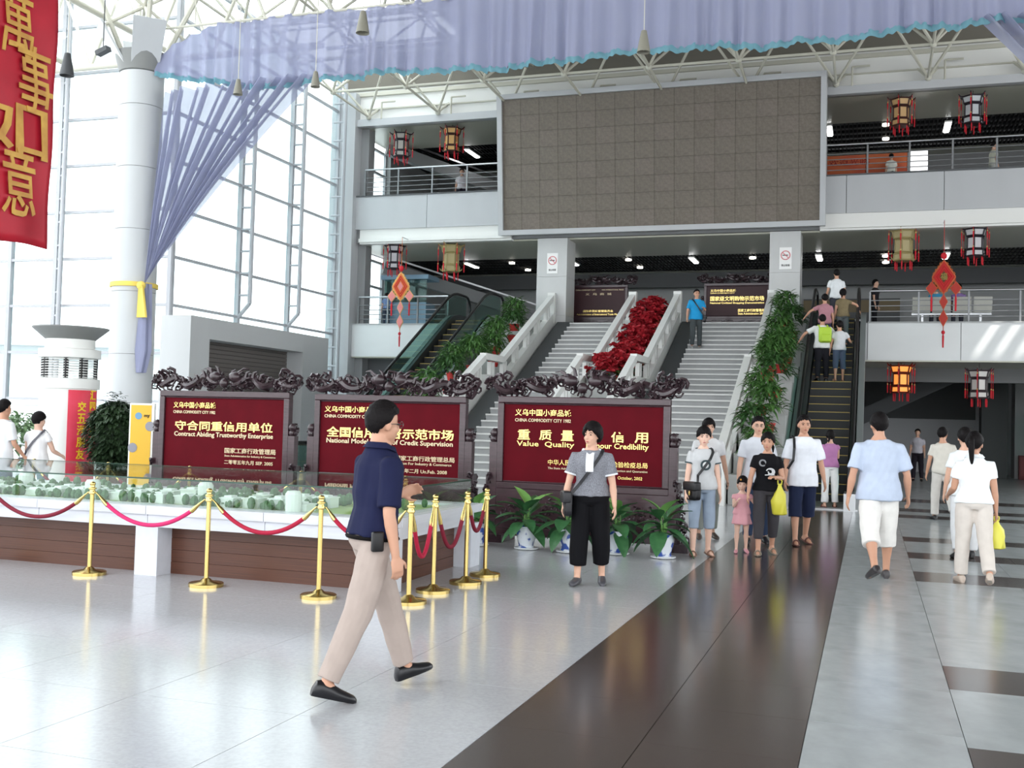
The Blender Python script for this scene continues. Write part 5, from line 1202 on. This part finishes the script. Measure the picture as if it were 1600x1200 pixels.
        if collar:
            b = MB(); R_ = []
            for z, r in ((.548, .074), (.556, .079), (.535, .096), (.522, .108), (.524, .100), (.54, .082)): R_.append([tor((r * cos(q), .004 + r * .93 * sin(q), z - .028 * max(0, sin(q)))) for q in [2 * pi * j / 28 for j in range(28)]])
            b.loft(R_, closed=True); _sc(b, s).build('collar', fabric(rgb, tex), T, True)
        if trim:
            for A, E, W, d, sx in AR:
                e_ = A.lerp(E, slv); u_ = (E - A).normalized(); b = MB(); b.tube([e_ - u_ * .012, e_ + u_ * .006], [.070 * f, .071 * f], 20); _sc(b, s).build('sleeve_trim', fabric(trim), T, True)
            b = MB(); b.tube([tor((.098 * cos(q), .006 + .088 * sin(q), .512 - .022 * max(0, sin(q)))) for q in [2 * pi * j / 26 for j in range(26)]], .009, 6, True); _sc(b, s).build('neck_trim', fabric(trim), T, True)
    if bottom:
        rgb, ln, wd = bottom; b = MB(); torso(b, .014, -.07, .11 if (top and top[2] >= 0) else .03)
        for hip, kn, an, fr, _ in LG:
            tot = ln * 2; a, c_ = min(1, tot), max(0, tot - 1); end = kn.lerp(an, c_ * .96) if c_ > 0 else hip.lerp(kn, a); q = .014 * wd
            pts = [hip + V((0, 0, .03)), hip, hip.lerp(kn, .45 * a)]; rs = [.094 * f, .096 * f, (.08 + q * .6) * f]
            if c_ > 0: pts += [kn, kn.lerp(end, .5), end]; rs += [.063 + q, .056 * f + q, (.056 if wd < 1.4 else .066) * (1 if c_ > .6 else 1.12) + q * .6]
            else: pts += [end]; rs += [.082 * f + q]
            b.tube(pts, rs, 14)
        o = baked(_sc(b, s), 'trousers' if ln > .7 else 'shorts', fabric(rgb), [('REMESH', dict(mode='VOXEL', voxel_size=vox * 1.1 * s)), ('SMOOTH', dict(factor=.5, iterations=3))], T); wrinkle(o, .006 * s, 8, sd + 5)
    if dress:
        b = MB(); torso(b, .02, .0, .50); R_ = []
        for z, r in ((.2, .14), (.1, .165), (-.05, .20), (-.2, .235), (-.24, .24)): R_.append([tor((r * (1 + .06 * sin(7 * q)) * cos(q), r * .85 * (1 + .06 * sin(7 * q)) * sin(q), z)) for q in [2 * pi * j / 28 for j in range(28)]])
        b.loft(R_[::-1]); 
        for A, E, W, d, sx in AR: b.tube([A.lerp(P, .1) + V((0, 0, .02)), A, A.lerp(E, .3)], [.06, .07, .072], 12)
        o = baked(_sc(b, s), 'dress', fabric(dress), [('REMESH', dict(mode='VOXEL', voxel_size=vox * 1.1 * s)), ('SMOOTH', dict(factor=.5, iterations=2))], T); wrinkle(o, .006 * s, 11, sd)
    for hip, kn, an, fr, _ in LG:
        rgb, kd = shoes; b = MB(); pr_ = [(-.07, .022, .05), (-.055, .036, .085), (-.02, .039, .095), (.03, .042, .085), (.09, .047, .062), (.14, .045, .05), (.175, .034, .04), (.192, .014, .025)]; rr = []
        if kd == 'shoe':
            for y, w_, h in pr_: rr.append([an + fr @ V((w_ * cos(q), y, -.078 + (h * .5 + h * .5 * sin(q)) if sin(q) > -.6 else -.078)) for q in [2 * pi * j / 14 for j in range(14)]])
            b.loft(rr); _sc(b, s).build('shoe', mat('shoe_%d_%d_%d' % rgb, rgb, rough=.3), T, True)
        else:
            for y, w_, h in pr_: rr.append([an + fr @ V((w_ * cos(q), y, -.070 + .010 * sin(q))) for q in [2 * pi * j / 12 for j in range(12)]])
            b.loft(rr); b.tube([an + fr @ V((.045 * cos(q), .09, -.068 + .058 * sin(q))) for q in [pi * j / 8 for j in range(9)]], .010, 6); _sc(b, s).build('sandal', mat('shoe_%d_%d_%d' % rgb, rgb, rough=.5), T, True)
    # anchors in world space for bags and the like
    Rw = Matrix.Rotation(T.rotation_euler.z, 3, 'Z'); L0 = V(T.location)
    return dict(T=T, w=lambda v: L0 + Rw @ (V(v) * s), tor=lambda v: L0 + Rw @ (tor(v) * s), hands=[L0 + Rw @ (h * s) for h in HD], hd=lambda v: hd(v) * s, lt=lambda v: tor(v) * s, Rw=Rw, s=s, LG=LG, Rh=Rh, AR=[tuple(L0 + Rw @ (q * s) for q in a[:3]) for a in AR])
def _sc(mb, s): mb.v = [(x * s, y * s, z * s) for x, y, z in mb.v]; return mb
def strap(pts, m, parent, name='strap', w_=.035, th=.008, ctr=None):
    """flat band through points"""
    pts = [Vector(p) for p in pts]; mb = MB(); rr = []
    for i, p in enumerate(pts):
        t = (pts[min(i + 1, len(pts) - 1)] - pts[max(i - 1, 0)]).normalized(); c = Vector((0, 0, 0))
        for q in pts: c += q
        c /= len(pts); c = ctr if ctr is not None else c; o = (p - c); o = (o - t * o.dot(t)).normalized(); sdv = t.cross(o)
        rr.append([p + sdv * w_ / 2 + o * th, p - sdv * w_ / 2 + o * th, p - sdv * w_ / 2, p + sdv * w_ / 2])
    mb.loft(rr); return mb.build(name, m, parent)
def shoulder_bag(pp, label, rgb, side, size=(.28, .10, .24), z=-.02, front=.03, sh=None, x=.2, gold=False):
    """bag on the hip with a strap over the opposite shoulder; side +1 = wearer's right"""
    s = pp['s']; L = pp['lt']; t = thing('shoulder_bag', label, 'bag', pp['T'].location, pp['T'].rotation_euler.z, 'shoulder bags'); m = mat('bag_%d_%d_%d' % rgb, rgb, rough=.4)
    c = L((side * (x + .04), front, z)); wy, wx, hz = size; mb = MB(); mb.box(c, (wx * s, wy * s, hz * s), rotZ(side * RAD(18)))
    baked(mb, 'bag_body', m, [('SUBSURF', dict(levels=2, subdivision_type='SIMPLE')), ('SMOOTH', dict(factor=.5, iterations=3)), ('BEVEL', dict(width=.01))], t)
    mb = MB(); mb.box(c + Vector((side * .012, .012, hz * .28 * s)), (wx * 1.04 * s, wy * .98 * s, hz * .5 * s), rotZ(side * RAD(18))); baked(mb, 'flap', m, [('BEVEL', dict(width=.02, segments=3))], t)
    sx = -side if sh is None else sh
    a = L((side * (x - .01), front + .08, z + hz * .42)); b_ = L((side * (x - .0), front - .09, z + hz * .42))
    P1 = [a, L((side * .10, .155, .16)), L((side * .02, .16, .27)), L((sx * .06, .15, .38)), L((sx * .11, .10, .47)), L((sx * .115, .0, .515)), L((sx * .10, -.10, .45)), L((0, -.145, .32)), L((side * .10, -.14, .18)), b_]
    if sx == side: P1 = [a, L((side * .175, .13, .2)), L((side * .165, .13, .36)), L((side * .15, .07, .48)), L((side * .15, 0, .515)), L((side * .155, -.08, .46)), L((side * .17, -.12, .3)), b_]
    strap(P1, m, t, 'strap', .034 * s)
    if gold: MB().ell(c + Vector((side * .05, .05, -.02)), (.012, .02, .03), 8, 6).build('charm', M_bead, t, True)
    return t
def hand_bag(pt, label, rgb, size=(.2, .12, .3)):
    t = thing('carrier_bag', label, 'bag', (pt.x, pt.y, pt.z - size[2] * 1.25), 0, 'yellow carrier bags'); m = mat('bag_%d_%d_%d' % rgb, rgb, rough=.4, spec=.5); mb = MB(); rr = []
    for z, q in ((0, .75), (.04, 1.0), (.5, 1.05), (.75, .8), (.95, .35), (1.12, .16)): rr.append([(size[0] / 2 * q * cos(a) * (1 + .18 * sin(3 * a + z * 9)), size[1] / 2 * q * sin(a) * (1 + .2 * sin(4 * a + z * 7)), z * size[2]) for a in [2 * pi * j / 16 for j in range(16)]])
    mb.loft(rr); mb.build('bag_body', m, t, True); MB().tube([(-.02, 0, size[2] * 1.08), (-.025, 0, size[2] * 1.22), (0, 0, size[2] * 1.28), (.025, 0, size[2] * 1.22), (.02, 0, size[2] * 1.08)], .008, 6).build('handle', m, t, True)
    return t
def chest_print(pp, shape, rgb, at, r):
    m = mat('print_%d_%d_%d' % rgb, rgb, rough=.7); s = pp['s']; c = pp['lt'](at)
    mb = MB()
    if shape == 'ring':
        mb.tube([c + Vector((r * cos(a), .004 * 0, r * sin(a))) for a in [2 * pi * i / 24 for i in range(24)]], .011, 6, True)
    elif shape == 'disc': mb.lathe([(r, -.003), (r, .003)], 20); mb.v = [(c.x + x, c.y + z, c.z + y) for x, y, z in mb.v]
    elif shape == 'swirl':
        for k in range(3): mb.tube([c + Vector((r * (1 - .25 * k) * cos(a + k), 0, r * .8 * (1 - .2 * k) * sin(a + k))) for a in [.3 + 4.2 * i / 14 for i in range(15)]], .008, 5)
        mb.tube([c + Vector((-r, 0, -r * .7)), c + Vector((r * 1.3, 0, -r * .8))], .007, 5)
    mb.build('shirt_print', m, pp['T'], True)

G = onZ
# ---- walking man in navy in the foreground
p1 = person('man in navy polo shirt and khaki trousers striding past the glass case', G(574, 1084), 122, 1.665, legs=((-17, 9), (23, 5)), toe=(0, 0), arms=((-2, 9, 14), (8, 8, 104)), inward=(0, 6), lean=3, head=(2, 2), skin=1, top=((28, 32, 62), .86, .02, 0), bottom=((172, 158, 150), 1.0, 1.3), shoes=((22, 22, 26), 'shoe'), vox=.0078, curl=.7, collar=True)
for nm, z, r_, mm in (('belt', .03, .014, mat('belt_leather', (22, 20, 20), rough=.85, spec=.1)),):
    mb = MB(); mb.tube([p1['lt']((.181 * cos(a), .136 * sin(a), .008)) for a in [2 * pi * i / 30 for i in range(30)]], .013, 6, True); mb.build('belt', mm, p1['T'], True)
mb = MB(); mb.box(p1['lt']((.20, -.06, .0)), (.035, .07, .11)); baked(mb, 'phone_pouch', M_black, [('BEVEL', dict(width=.01, segments=2))], p1['T'])
mb = MB(); mb.tube([p1['hd']((.033 + .022 * cos(a), .095, .004 + .018 * sin(a))) for a in [2 * pi * i / 14 for i in range(14)]], .002, 4, True); mb.tube([p1['hd']((-.033 + .022 * cos(a), .095, .004 + .018 * sin(a))) for a in [2 * pi * i / 14 for i in range(14)]], .002, 4, True)
for sx in (-1, 1): mb.tube([p1['hd']((sx * .055, .092, .008)), p1['hd']((sx * .08, .0, .0))], .002, 4)
mb.build('glasses', mat('glasses_metal', (120, 118, 116), metal=.8, rough=.3), p1['T'], True)
# ---- woman in grey top
p2 = person('woman in grey tweed top and black cropped trousers walking past the potted plants', G(920, 914), -12, 1.555, True, legs=((6, 4), (-5, 8)), arms=((4, 15, 10), (2, 13, 12)), head=(-24, 0), skin=0, fat=1.08, top=((142, 144, 152), .66, .03, 1), bottom=((14, 14, 18), .86, 2.6), shoes=((70, 70, 76), 'shoe'), hair='bob', vox=.0095, curl=.5, trim=(226, 230, 236))
mw = fabric((226, 230, 236)); L = p2['lt']
mb = MB(); mb.tube([L((.088 * cos(a), .01 + .085 * sin(a), .512 - .04 * max(0, sin(a)))) for a in [2 * pi * i / 24 for i in range(24)]], .018, 6, True); mb.build('collar', mw, p2['T'], True)
strap([L((0, .108, .485)), L((0, .138, .45)), L((0, .158, .40)), L((0, .165, .35)), L((0, .160, .29)), L((0, -.3, .3))][:5], mw, p2['T'], 'placket', .075, .008, ctr=L((0, -.1, .38)))
shoulder_bag(p2, 'black leather shoulder bag at the hip of the woman in grey tweed', (30, 30, 34), 1, (.24, .09, .26), -.06, .10, x=.2)
# ---- group walking towards us
p3 = person('woman in grey ringer T-shirt and rolled denim shorts standing right of the plants', G(1095, 869), 4, 1.545, True, legs=((3, 3), (-4, 6)), arms=((2, 10, 8), (2, 10, 6)), head=(-8, 4), skin=2, top=((196, 198, 200), .42, -.03, 0), bottom=((150, 164, 182), .66, 1.2), shoes=((120, 90, 74), 'sandal'), hair='bun', vox=.0105, trim=(70, 84, 88))
chest_print(p3, 'ring', (44, 62, 66), (0, .158, .30), .052); chest_print(p3, 'disc', (236, 238, 238), (0, .15, .30), .036)
shoulder_bag(p3, 'black slouchy bag with gold charm on the woman in the ringer T-shirt', (20, 20, 24), 1, (.30, .11, .24), -.05, .12, x=.12, gold=True)
person('person in white T-shirt hidden behind the woman in the ringer T-shirt', G(1103, 842), 5, 1.66, legs=((3, 3), (-4, 6)), arms=((40, 10, 120), (2, 14, 10)), inward=(30, 0), top=((232, 234, 236), .6, -.1, 0), bottom=((150, 156, 150), .95, 1.2), shoes=((90, 80, 74), 'shoe'), vox=.012, hair='fringe')
p5 = person('little girl in pink dress holding the hand of the woman in black', G(1158, 864), -6, .945, True, legs=((2, 2), (-4, 8)), arms=((20, 6, 110), (12, 34, 18)), inward=(18, 0), head=(-12, 12), skin=2, hs=1.45, fat=1.12, top=None, bottom=None, dress=(222, 164, 172), shoes=((214, 150, 160), 'shoe'), hair='fringe', vox=.014)
mb = MB(); mb.ell(p5['hd']((.02, .075, .09)), (.012, .012, .012), 8, 6); mb.build('hair_clip', mat('orange_clip', (232, 160, 60)), p5['T'], True)
p6 = person('smiling woman in black printed T-shirt and dark cropped trousers', G(1196, 867), -4, 1.50, True, legs=((8, 4), (-8, 12)), arms=((8, 16, 8), (14, 10, 84)), inward=(0, 42), head=(-18, 0), skin=1, top=((18, 18, 22), .5, -.02, 0), bottom=((66, 64, 68), .84, 1.2), shoes=((130, 120, 106), 'sandal'), hair='tied', vox=.0105)
chest_print(p6, 'swirl', (206, 208, 210), (-.02, .155, .26), .05); chest_print(p6, 'ring', (140, 142, 146), (.085, .135, .38), .035)
q = p6['AR'][1][1].lerp(p6['AR'][1][2], .3); hand_bag(q + Vector((0, -.02, -.02)), 'yellow and black carrier bag on the arm of the woman in black', (214, 206, 70), (.17, .1, .34))
p7 = person('man with glasses in pale T-shirt behind the woman in black', G(1181, 849), -4, 1.70, legs=((3, 3), (-5, 8)), arms=((2, 12, 12), (4, 10, 14)), skin=0, top=((214, 218, 226), .72, -.1, 0), bottom=((52, 66, 92), 1.0, 1.2), shoes=((40, 40, 44), 'shoe'), vox=.0115)
mb = MB()
for sx in (-1, 1): mb.tube([p7['hd']((sx * .033 + .023 * cos(a), .094, .004 + .017 * sin(a))) for a in [2 * pi * i / 14 for i in range(14)]], .0025, 4, True)
mb.build('glasses', mat('glasses_metal', (120, 118, 116), metal=.8, rough=.3), p7['T'], True)
p8 = person('tall man in white T-shirt and navy knee shorts with a black shoulder strap', G(1252, 851), 4, 1.74, legs=((8, 3), (-9, 10)), arms=((2, 10, 12), (0, 14, 10)), head=(-6, 0), skin=1, fat=1.04, top=((234, 238, 246), .80, -.14, 0), bottom=((34, 42, 68), .66, 1.9), shoes=((90, 50, 44), 'sandal'), vox=.0105)
shoulder_bag(p8, 'black bag hanging at the side of the tall man in white', (24, 24, 28), 1, (.16, .06, .2), -.02, -.04, sh=1, x=.24)
pz = G(1296, 795); pz.z = .026
p9 = person('woman in purple sleeveless top and white trousers stepping onto the escalator', pz, 176, 1.52, True, legs=((4, 6), (-2, 3)), arms=((30, 8, 60), (30, 8, 60)), inward=(20, 20), top=((176, 120, 166), .12, -.02, 0), bottom=((236, 236, 236), .98, 1.4), shoes=((120, 60, 56), 'sandal'), face=False, vox=.013, hair='tied')
# ---- people walking away on the right
person('man in pale blue T-shirt and white knee shorts walking away on the grey strip', G(1371, 905), 176, 1.76, legs=((10, 3), (-12, 26)), arms=((-6, 16, 30), (-4, 14, 12)), inward=(0, 0), skin=1, fat=1.14, top=((188, 200, 220), .82, -.10, 0), bottom=((228, 226, 222), .70, 2.2), shoes=((52, 48, 50), 'shoe'), face=False, vox=.0105)
person('man in beige short-sleeved shirt and trousers walking away near the far wall', G(1472, 813), 168, 1.66, legs=((-10, 30), (8, 4)), arms=((-4, 12, 14), (4, 12, 16)), head=(-30, 0), skin=1, top=((214, 210, 200), .62, -.06, 0), bottom=((206, 202, 196), 1.0, 1.3), shoes=((26, 26, 28), 'shoe'), vox=.013)
p12 = person('woman with ponytail in white polo shirt and beige trousers walking away at the right', G(1521, 912), 166, 1.575, True, legs=((-8, 26), (8, 3)), arms=((2, 10, 8), (10, 10, 60)), head=(-22, 0), skin=1, fat=1.06, top=((240, 244, 246), .55, .0, 0), bottom=((216, 208, 200), 1.0, 1.4), shoes=((196, 180, 166), 'shoe'), hair='pony', vox=.0105, collar=True)
hand_bag(p12['hands'][0] + Vector((0, 0, .02)), 'crumpled yellow carrier bag in the hand of the ponytailed woman', (222, 216, 84), (.17, .13, .27))
person('person in white walking just beyond the ponytailed woman', G(1506, 872), 170, 1.62, True, legs=((6, 3), (-6, 10)), arms=((2, 10, 10), (2, 12, 10)), top=((236, 240, 242), .6, -.1, 0), bottom=((222, 224, 226), 1.0, 1.3), face=False, vox=.014, hair='short')
person('distant person in white top and dark trousers at the ground-floor back wall', G(1433, 752), -30, 1.66, top=((190, 188, 196), .6, 0, 0), bottom=((40, 36, 44), 1, 1.2), vox=.02, face=False, hair='short')
# ---- on the stairs and the escalator
def on_slope(px, py, f, ya, yb):
    for _ in range(50):
        ym = (ya + yb) / 2; d = onY(px, py, ym).z - f(ym)
        if d > 0: ya = ym
        else: yb = ym
    return onY(px, py, ym)
q = on_slope(1086, 551, stair_z, 28.3, 32.9); k = int((q.y - SY2) / .32); q.z = SZ1 + (k + 1) * SZ1 / 15; q.y = SY2 + .32 * k + .15
p14 = person('man in bright blue T-shirt coming down the right flight', q, 4, 1.72, legs=((14, 18), (0, 3)), toe=(0, 0), arms=((4, 16, 24), (30, 10, 70)), inward=(0, 30), skin=1, top=((40, 150, 206), .75, -.08, 0), bottom=((70, 76, 78), 1.0, 1.2), shoes=((150, 150, 150), 'shoe'), vox=.017)
shoulder_bag(p14, 'black sling bag on the man in bright blue', (26, 26, 30), -1, (.2, .08, .2), -.05, .06, x=.2)
eslope = lambda y: min(Z2, max(0, (y - ESY) * math.tan(RAD(30))))
def esc_person(px, py, label, **kw):
    q = on_slope(px, py, eslope, ESY, 32.2); k = round((q.y - .2 - ESY + .8) / (.2 / math.tan(RAD(30)))); y0 = ESY - .8 + k * .2 / math.tan(RAD(30)); z = max(.02, min(Z2 + .02, round(((y0 - ESY) * math.tan(RAD(30))) / .2) * .2)); q.y = y0 + .2; q.z = z
    kw.setdefault('vox', .018); kw.setdefault('face', False); return person(label, q, kw.pop('ang', 178), **kw)
pe = esc_person(1284, 590, 'man in white T-shirt with lime green backpack riding the escalator', H=1.72, arms=((30, 40, 30), (10, 62, 20)), top=((226, 228, 226), .75, -.08, 0), bottom=((36, 36, 42), 1, 1.2), skin=1, fat=1.1)
t = thing('backpack', 'lime green backpack on the man riding the escalator', 'bag', pe['T'].location, pe['T'].rotation_euler.z); mb = MB(); c = pe['lt']((.02, -.20, .25)); mb.box(c, (.32, .15, .40)); ml = mat('lime_nylon', (172, 204, 60), rough=.6)
baked(mb, 'pack', ml, [('BEVEL', dict(width=.06, segments=4))], t); mb = MB(); mb.box(c + Vector((0, -.06, -.08)), (.26, .08, .2)); baked(mb, 'pocket', ml, [('BEVEL', dict(width=.035, segments=3))], t)
for sx in (-1, 1): strap([pe['lt']((sx * .10, -.14, .40)), pe['lt']((sx * .11, -.08, .50)), pe['lt']((sx * .11, 0, .525)), pe['lt']((sx * .12, .10, .46)), pe['lt']((sx * .13, .14, .3))], ml, t)
esc_person(1311, 590, 'boy in grey T-shirt and knee-length denim shorts riding the escalator', H=1.56, arms=((20, 34, 70), (4, 10, 10)), top=((206, 208, 210), .5, -.04, 0), bottom=((76, 88, 108), .68, 1.4), shoes=((150, 120, 100), 'sandal'), skin=1)
esc_person(1288, 548, 'person in pink checked shirt riding the escalator', H=1.62, arms=((4, 12, 14), (20, 60, 20)), top=((196, 142, 152), .6, -.06, 1), bottom=((50, 56, 80), 1, 1.2), skin=1)
esc_person(1316, 540, 'woman in brown patterned top and grey leggings riding the escalator', H=1.60, fem=True, arms=((30, 70, 10), (4, 10, 10)), top=((140, 126, 96), .4, -.02, 1), bottom=((92, 96, 98), .95, .4), hair='tied', skin=1)
esc_person(1306, 514, 'person in white shirt at the top of the escalator', H=1.68, arms=((10, 14, 20), (10, 14, 20)), top=((226, 230, 232), .6, -.06, 0), bottom=((60, 62, 70), 1, 1.2), skin=1)
# ---- at the left edge, behind the case
q = onY(58, 700, 12.3); q.z = 0; p21 = person('woman in white T-shirt with a thin shoulder strap behind the case at the left', q, 176, 1.50, True, arms=((20, 14, 50), (20, 14, 50)), head=(-35, 8), top=((238, 238, 240), .35, -.04, 0), bottom=((120, 146, 160), .98, 1.2), shoes=((120, 110, 100), 'shoe'), hair='fringe', vox=.012, skin=2)
shoulder_bag(p21, 'thin-strapped grey bag on the woman in white at the left', (90, 90, 98), -1, (.2, .07, .16), -.02, .05, x=.2)
q = onY(2, 700, 12.0); q.z = 0; person('person in white shirt and jeans cut by the left picture edge', q, 150, 1.66, arms=((10, 10, 30), (10, 10, 30)), top=((232, 236, 240), .8, -.08, 0), bottom=((70, 88, 104), 1, 1.2), vox=.0125, skin=1)
# ---- on the galleries
def by_head(px, py, fz, H): q = onZ(px, py, fz + H); q.z = fz; return q
for (px, py, fz, H, ang, label, tp, bt) in ((722, 264, Z3, 1.6, 0, 'person in white top behind the top railing next to the big screen', (222, 216, 222), (40, 36, 48)), (1552, 222, Z3, 1.58, 90, 'person in white behind the top railing at the far right', (214, 216, 200), (190, 192, 188)), (1393, 240, Z3, 1.3, 180, 'small person in white beside the orange banner on the top floor', (226, 228, 220), (40, 40, 44)),
        (569, 284, Z3, 1.2, 30, 'small dark figure at the left end of the top railing', (90, 60, 58), (40, 36, 40)), (1367, 437, Z2, 1.7, 60, 'dark figure standing deep in the first gallery beside the escalator', (44, 42, 46), (36, 36, 40)), (553, 463, Z2, 1.55, 20, 'figure in dark clothes at the left end of the first gallery railing', (120, 110, 108), (44, 46, 44)), (604, 478, Z2, 1.2, 200, 'small figure in pale blue behind the left diamond knot', (130, 156, 200), (70, 80, 96))):
    q = by_head(px, py, fz, H) if px > 620 else onY(max(px, 566), py, YF + 1.0); q.z = fz; q.y = max(q.y, YF + .62) if q.y < 33.7 else q.y
    if q.y <= YF + .63: q = onY(px, py, YF + .75); q.z = fz
    person(label, q, ang, H, vox=.022, face=False, top=(tp, .6, 0, 0), bottom=(bt, 1, 1.2))
for px, rgb, label in ((1462, (70, 150, 190), 'seated person in light blue on the gallery bench'), (1497, (140, 116, 170), 'seated person in purple on the gallery bench')):
    q = onY(px, 480, 34.2); q.z = Z2; q.y = 34.12
    person(label, q, rz=0, H=1.6, legs=((84, 84), (84, 84)), sit=True, lean=-6, vox=.02, face=False, top=(rgb, .6, -.02, 0), bottom=((60, 60, 70), 1, 1.1))
bpy.data.scenes.remove(BK)
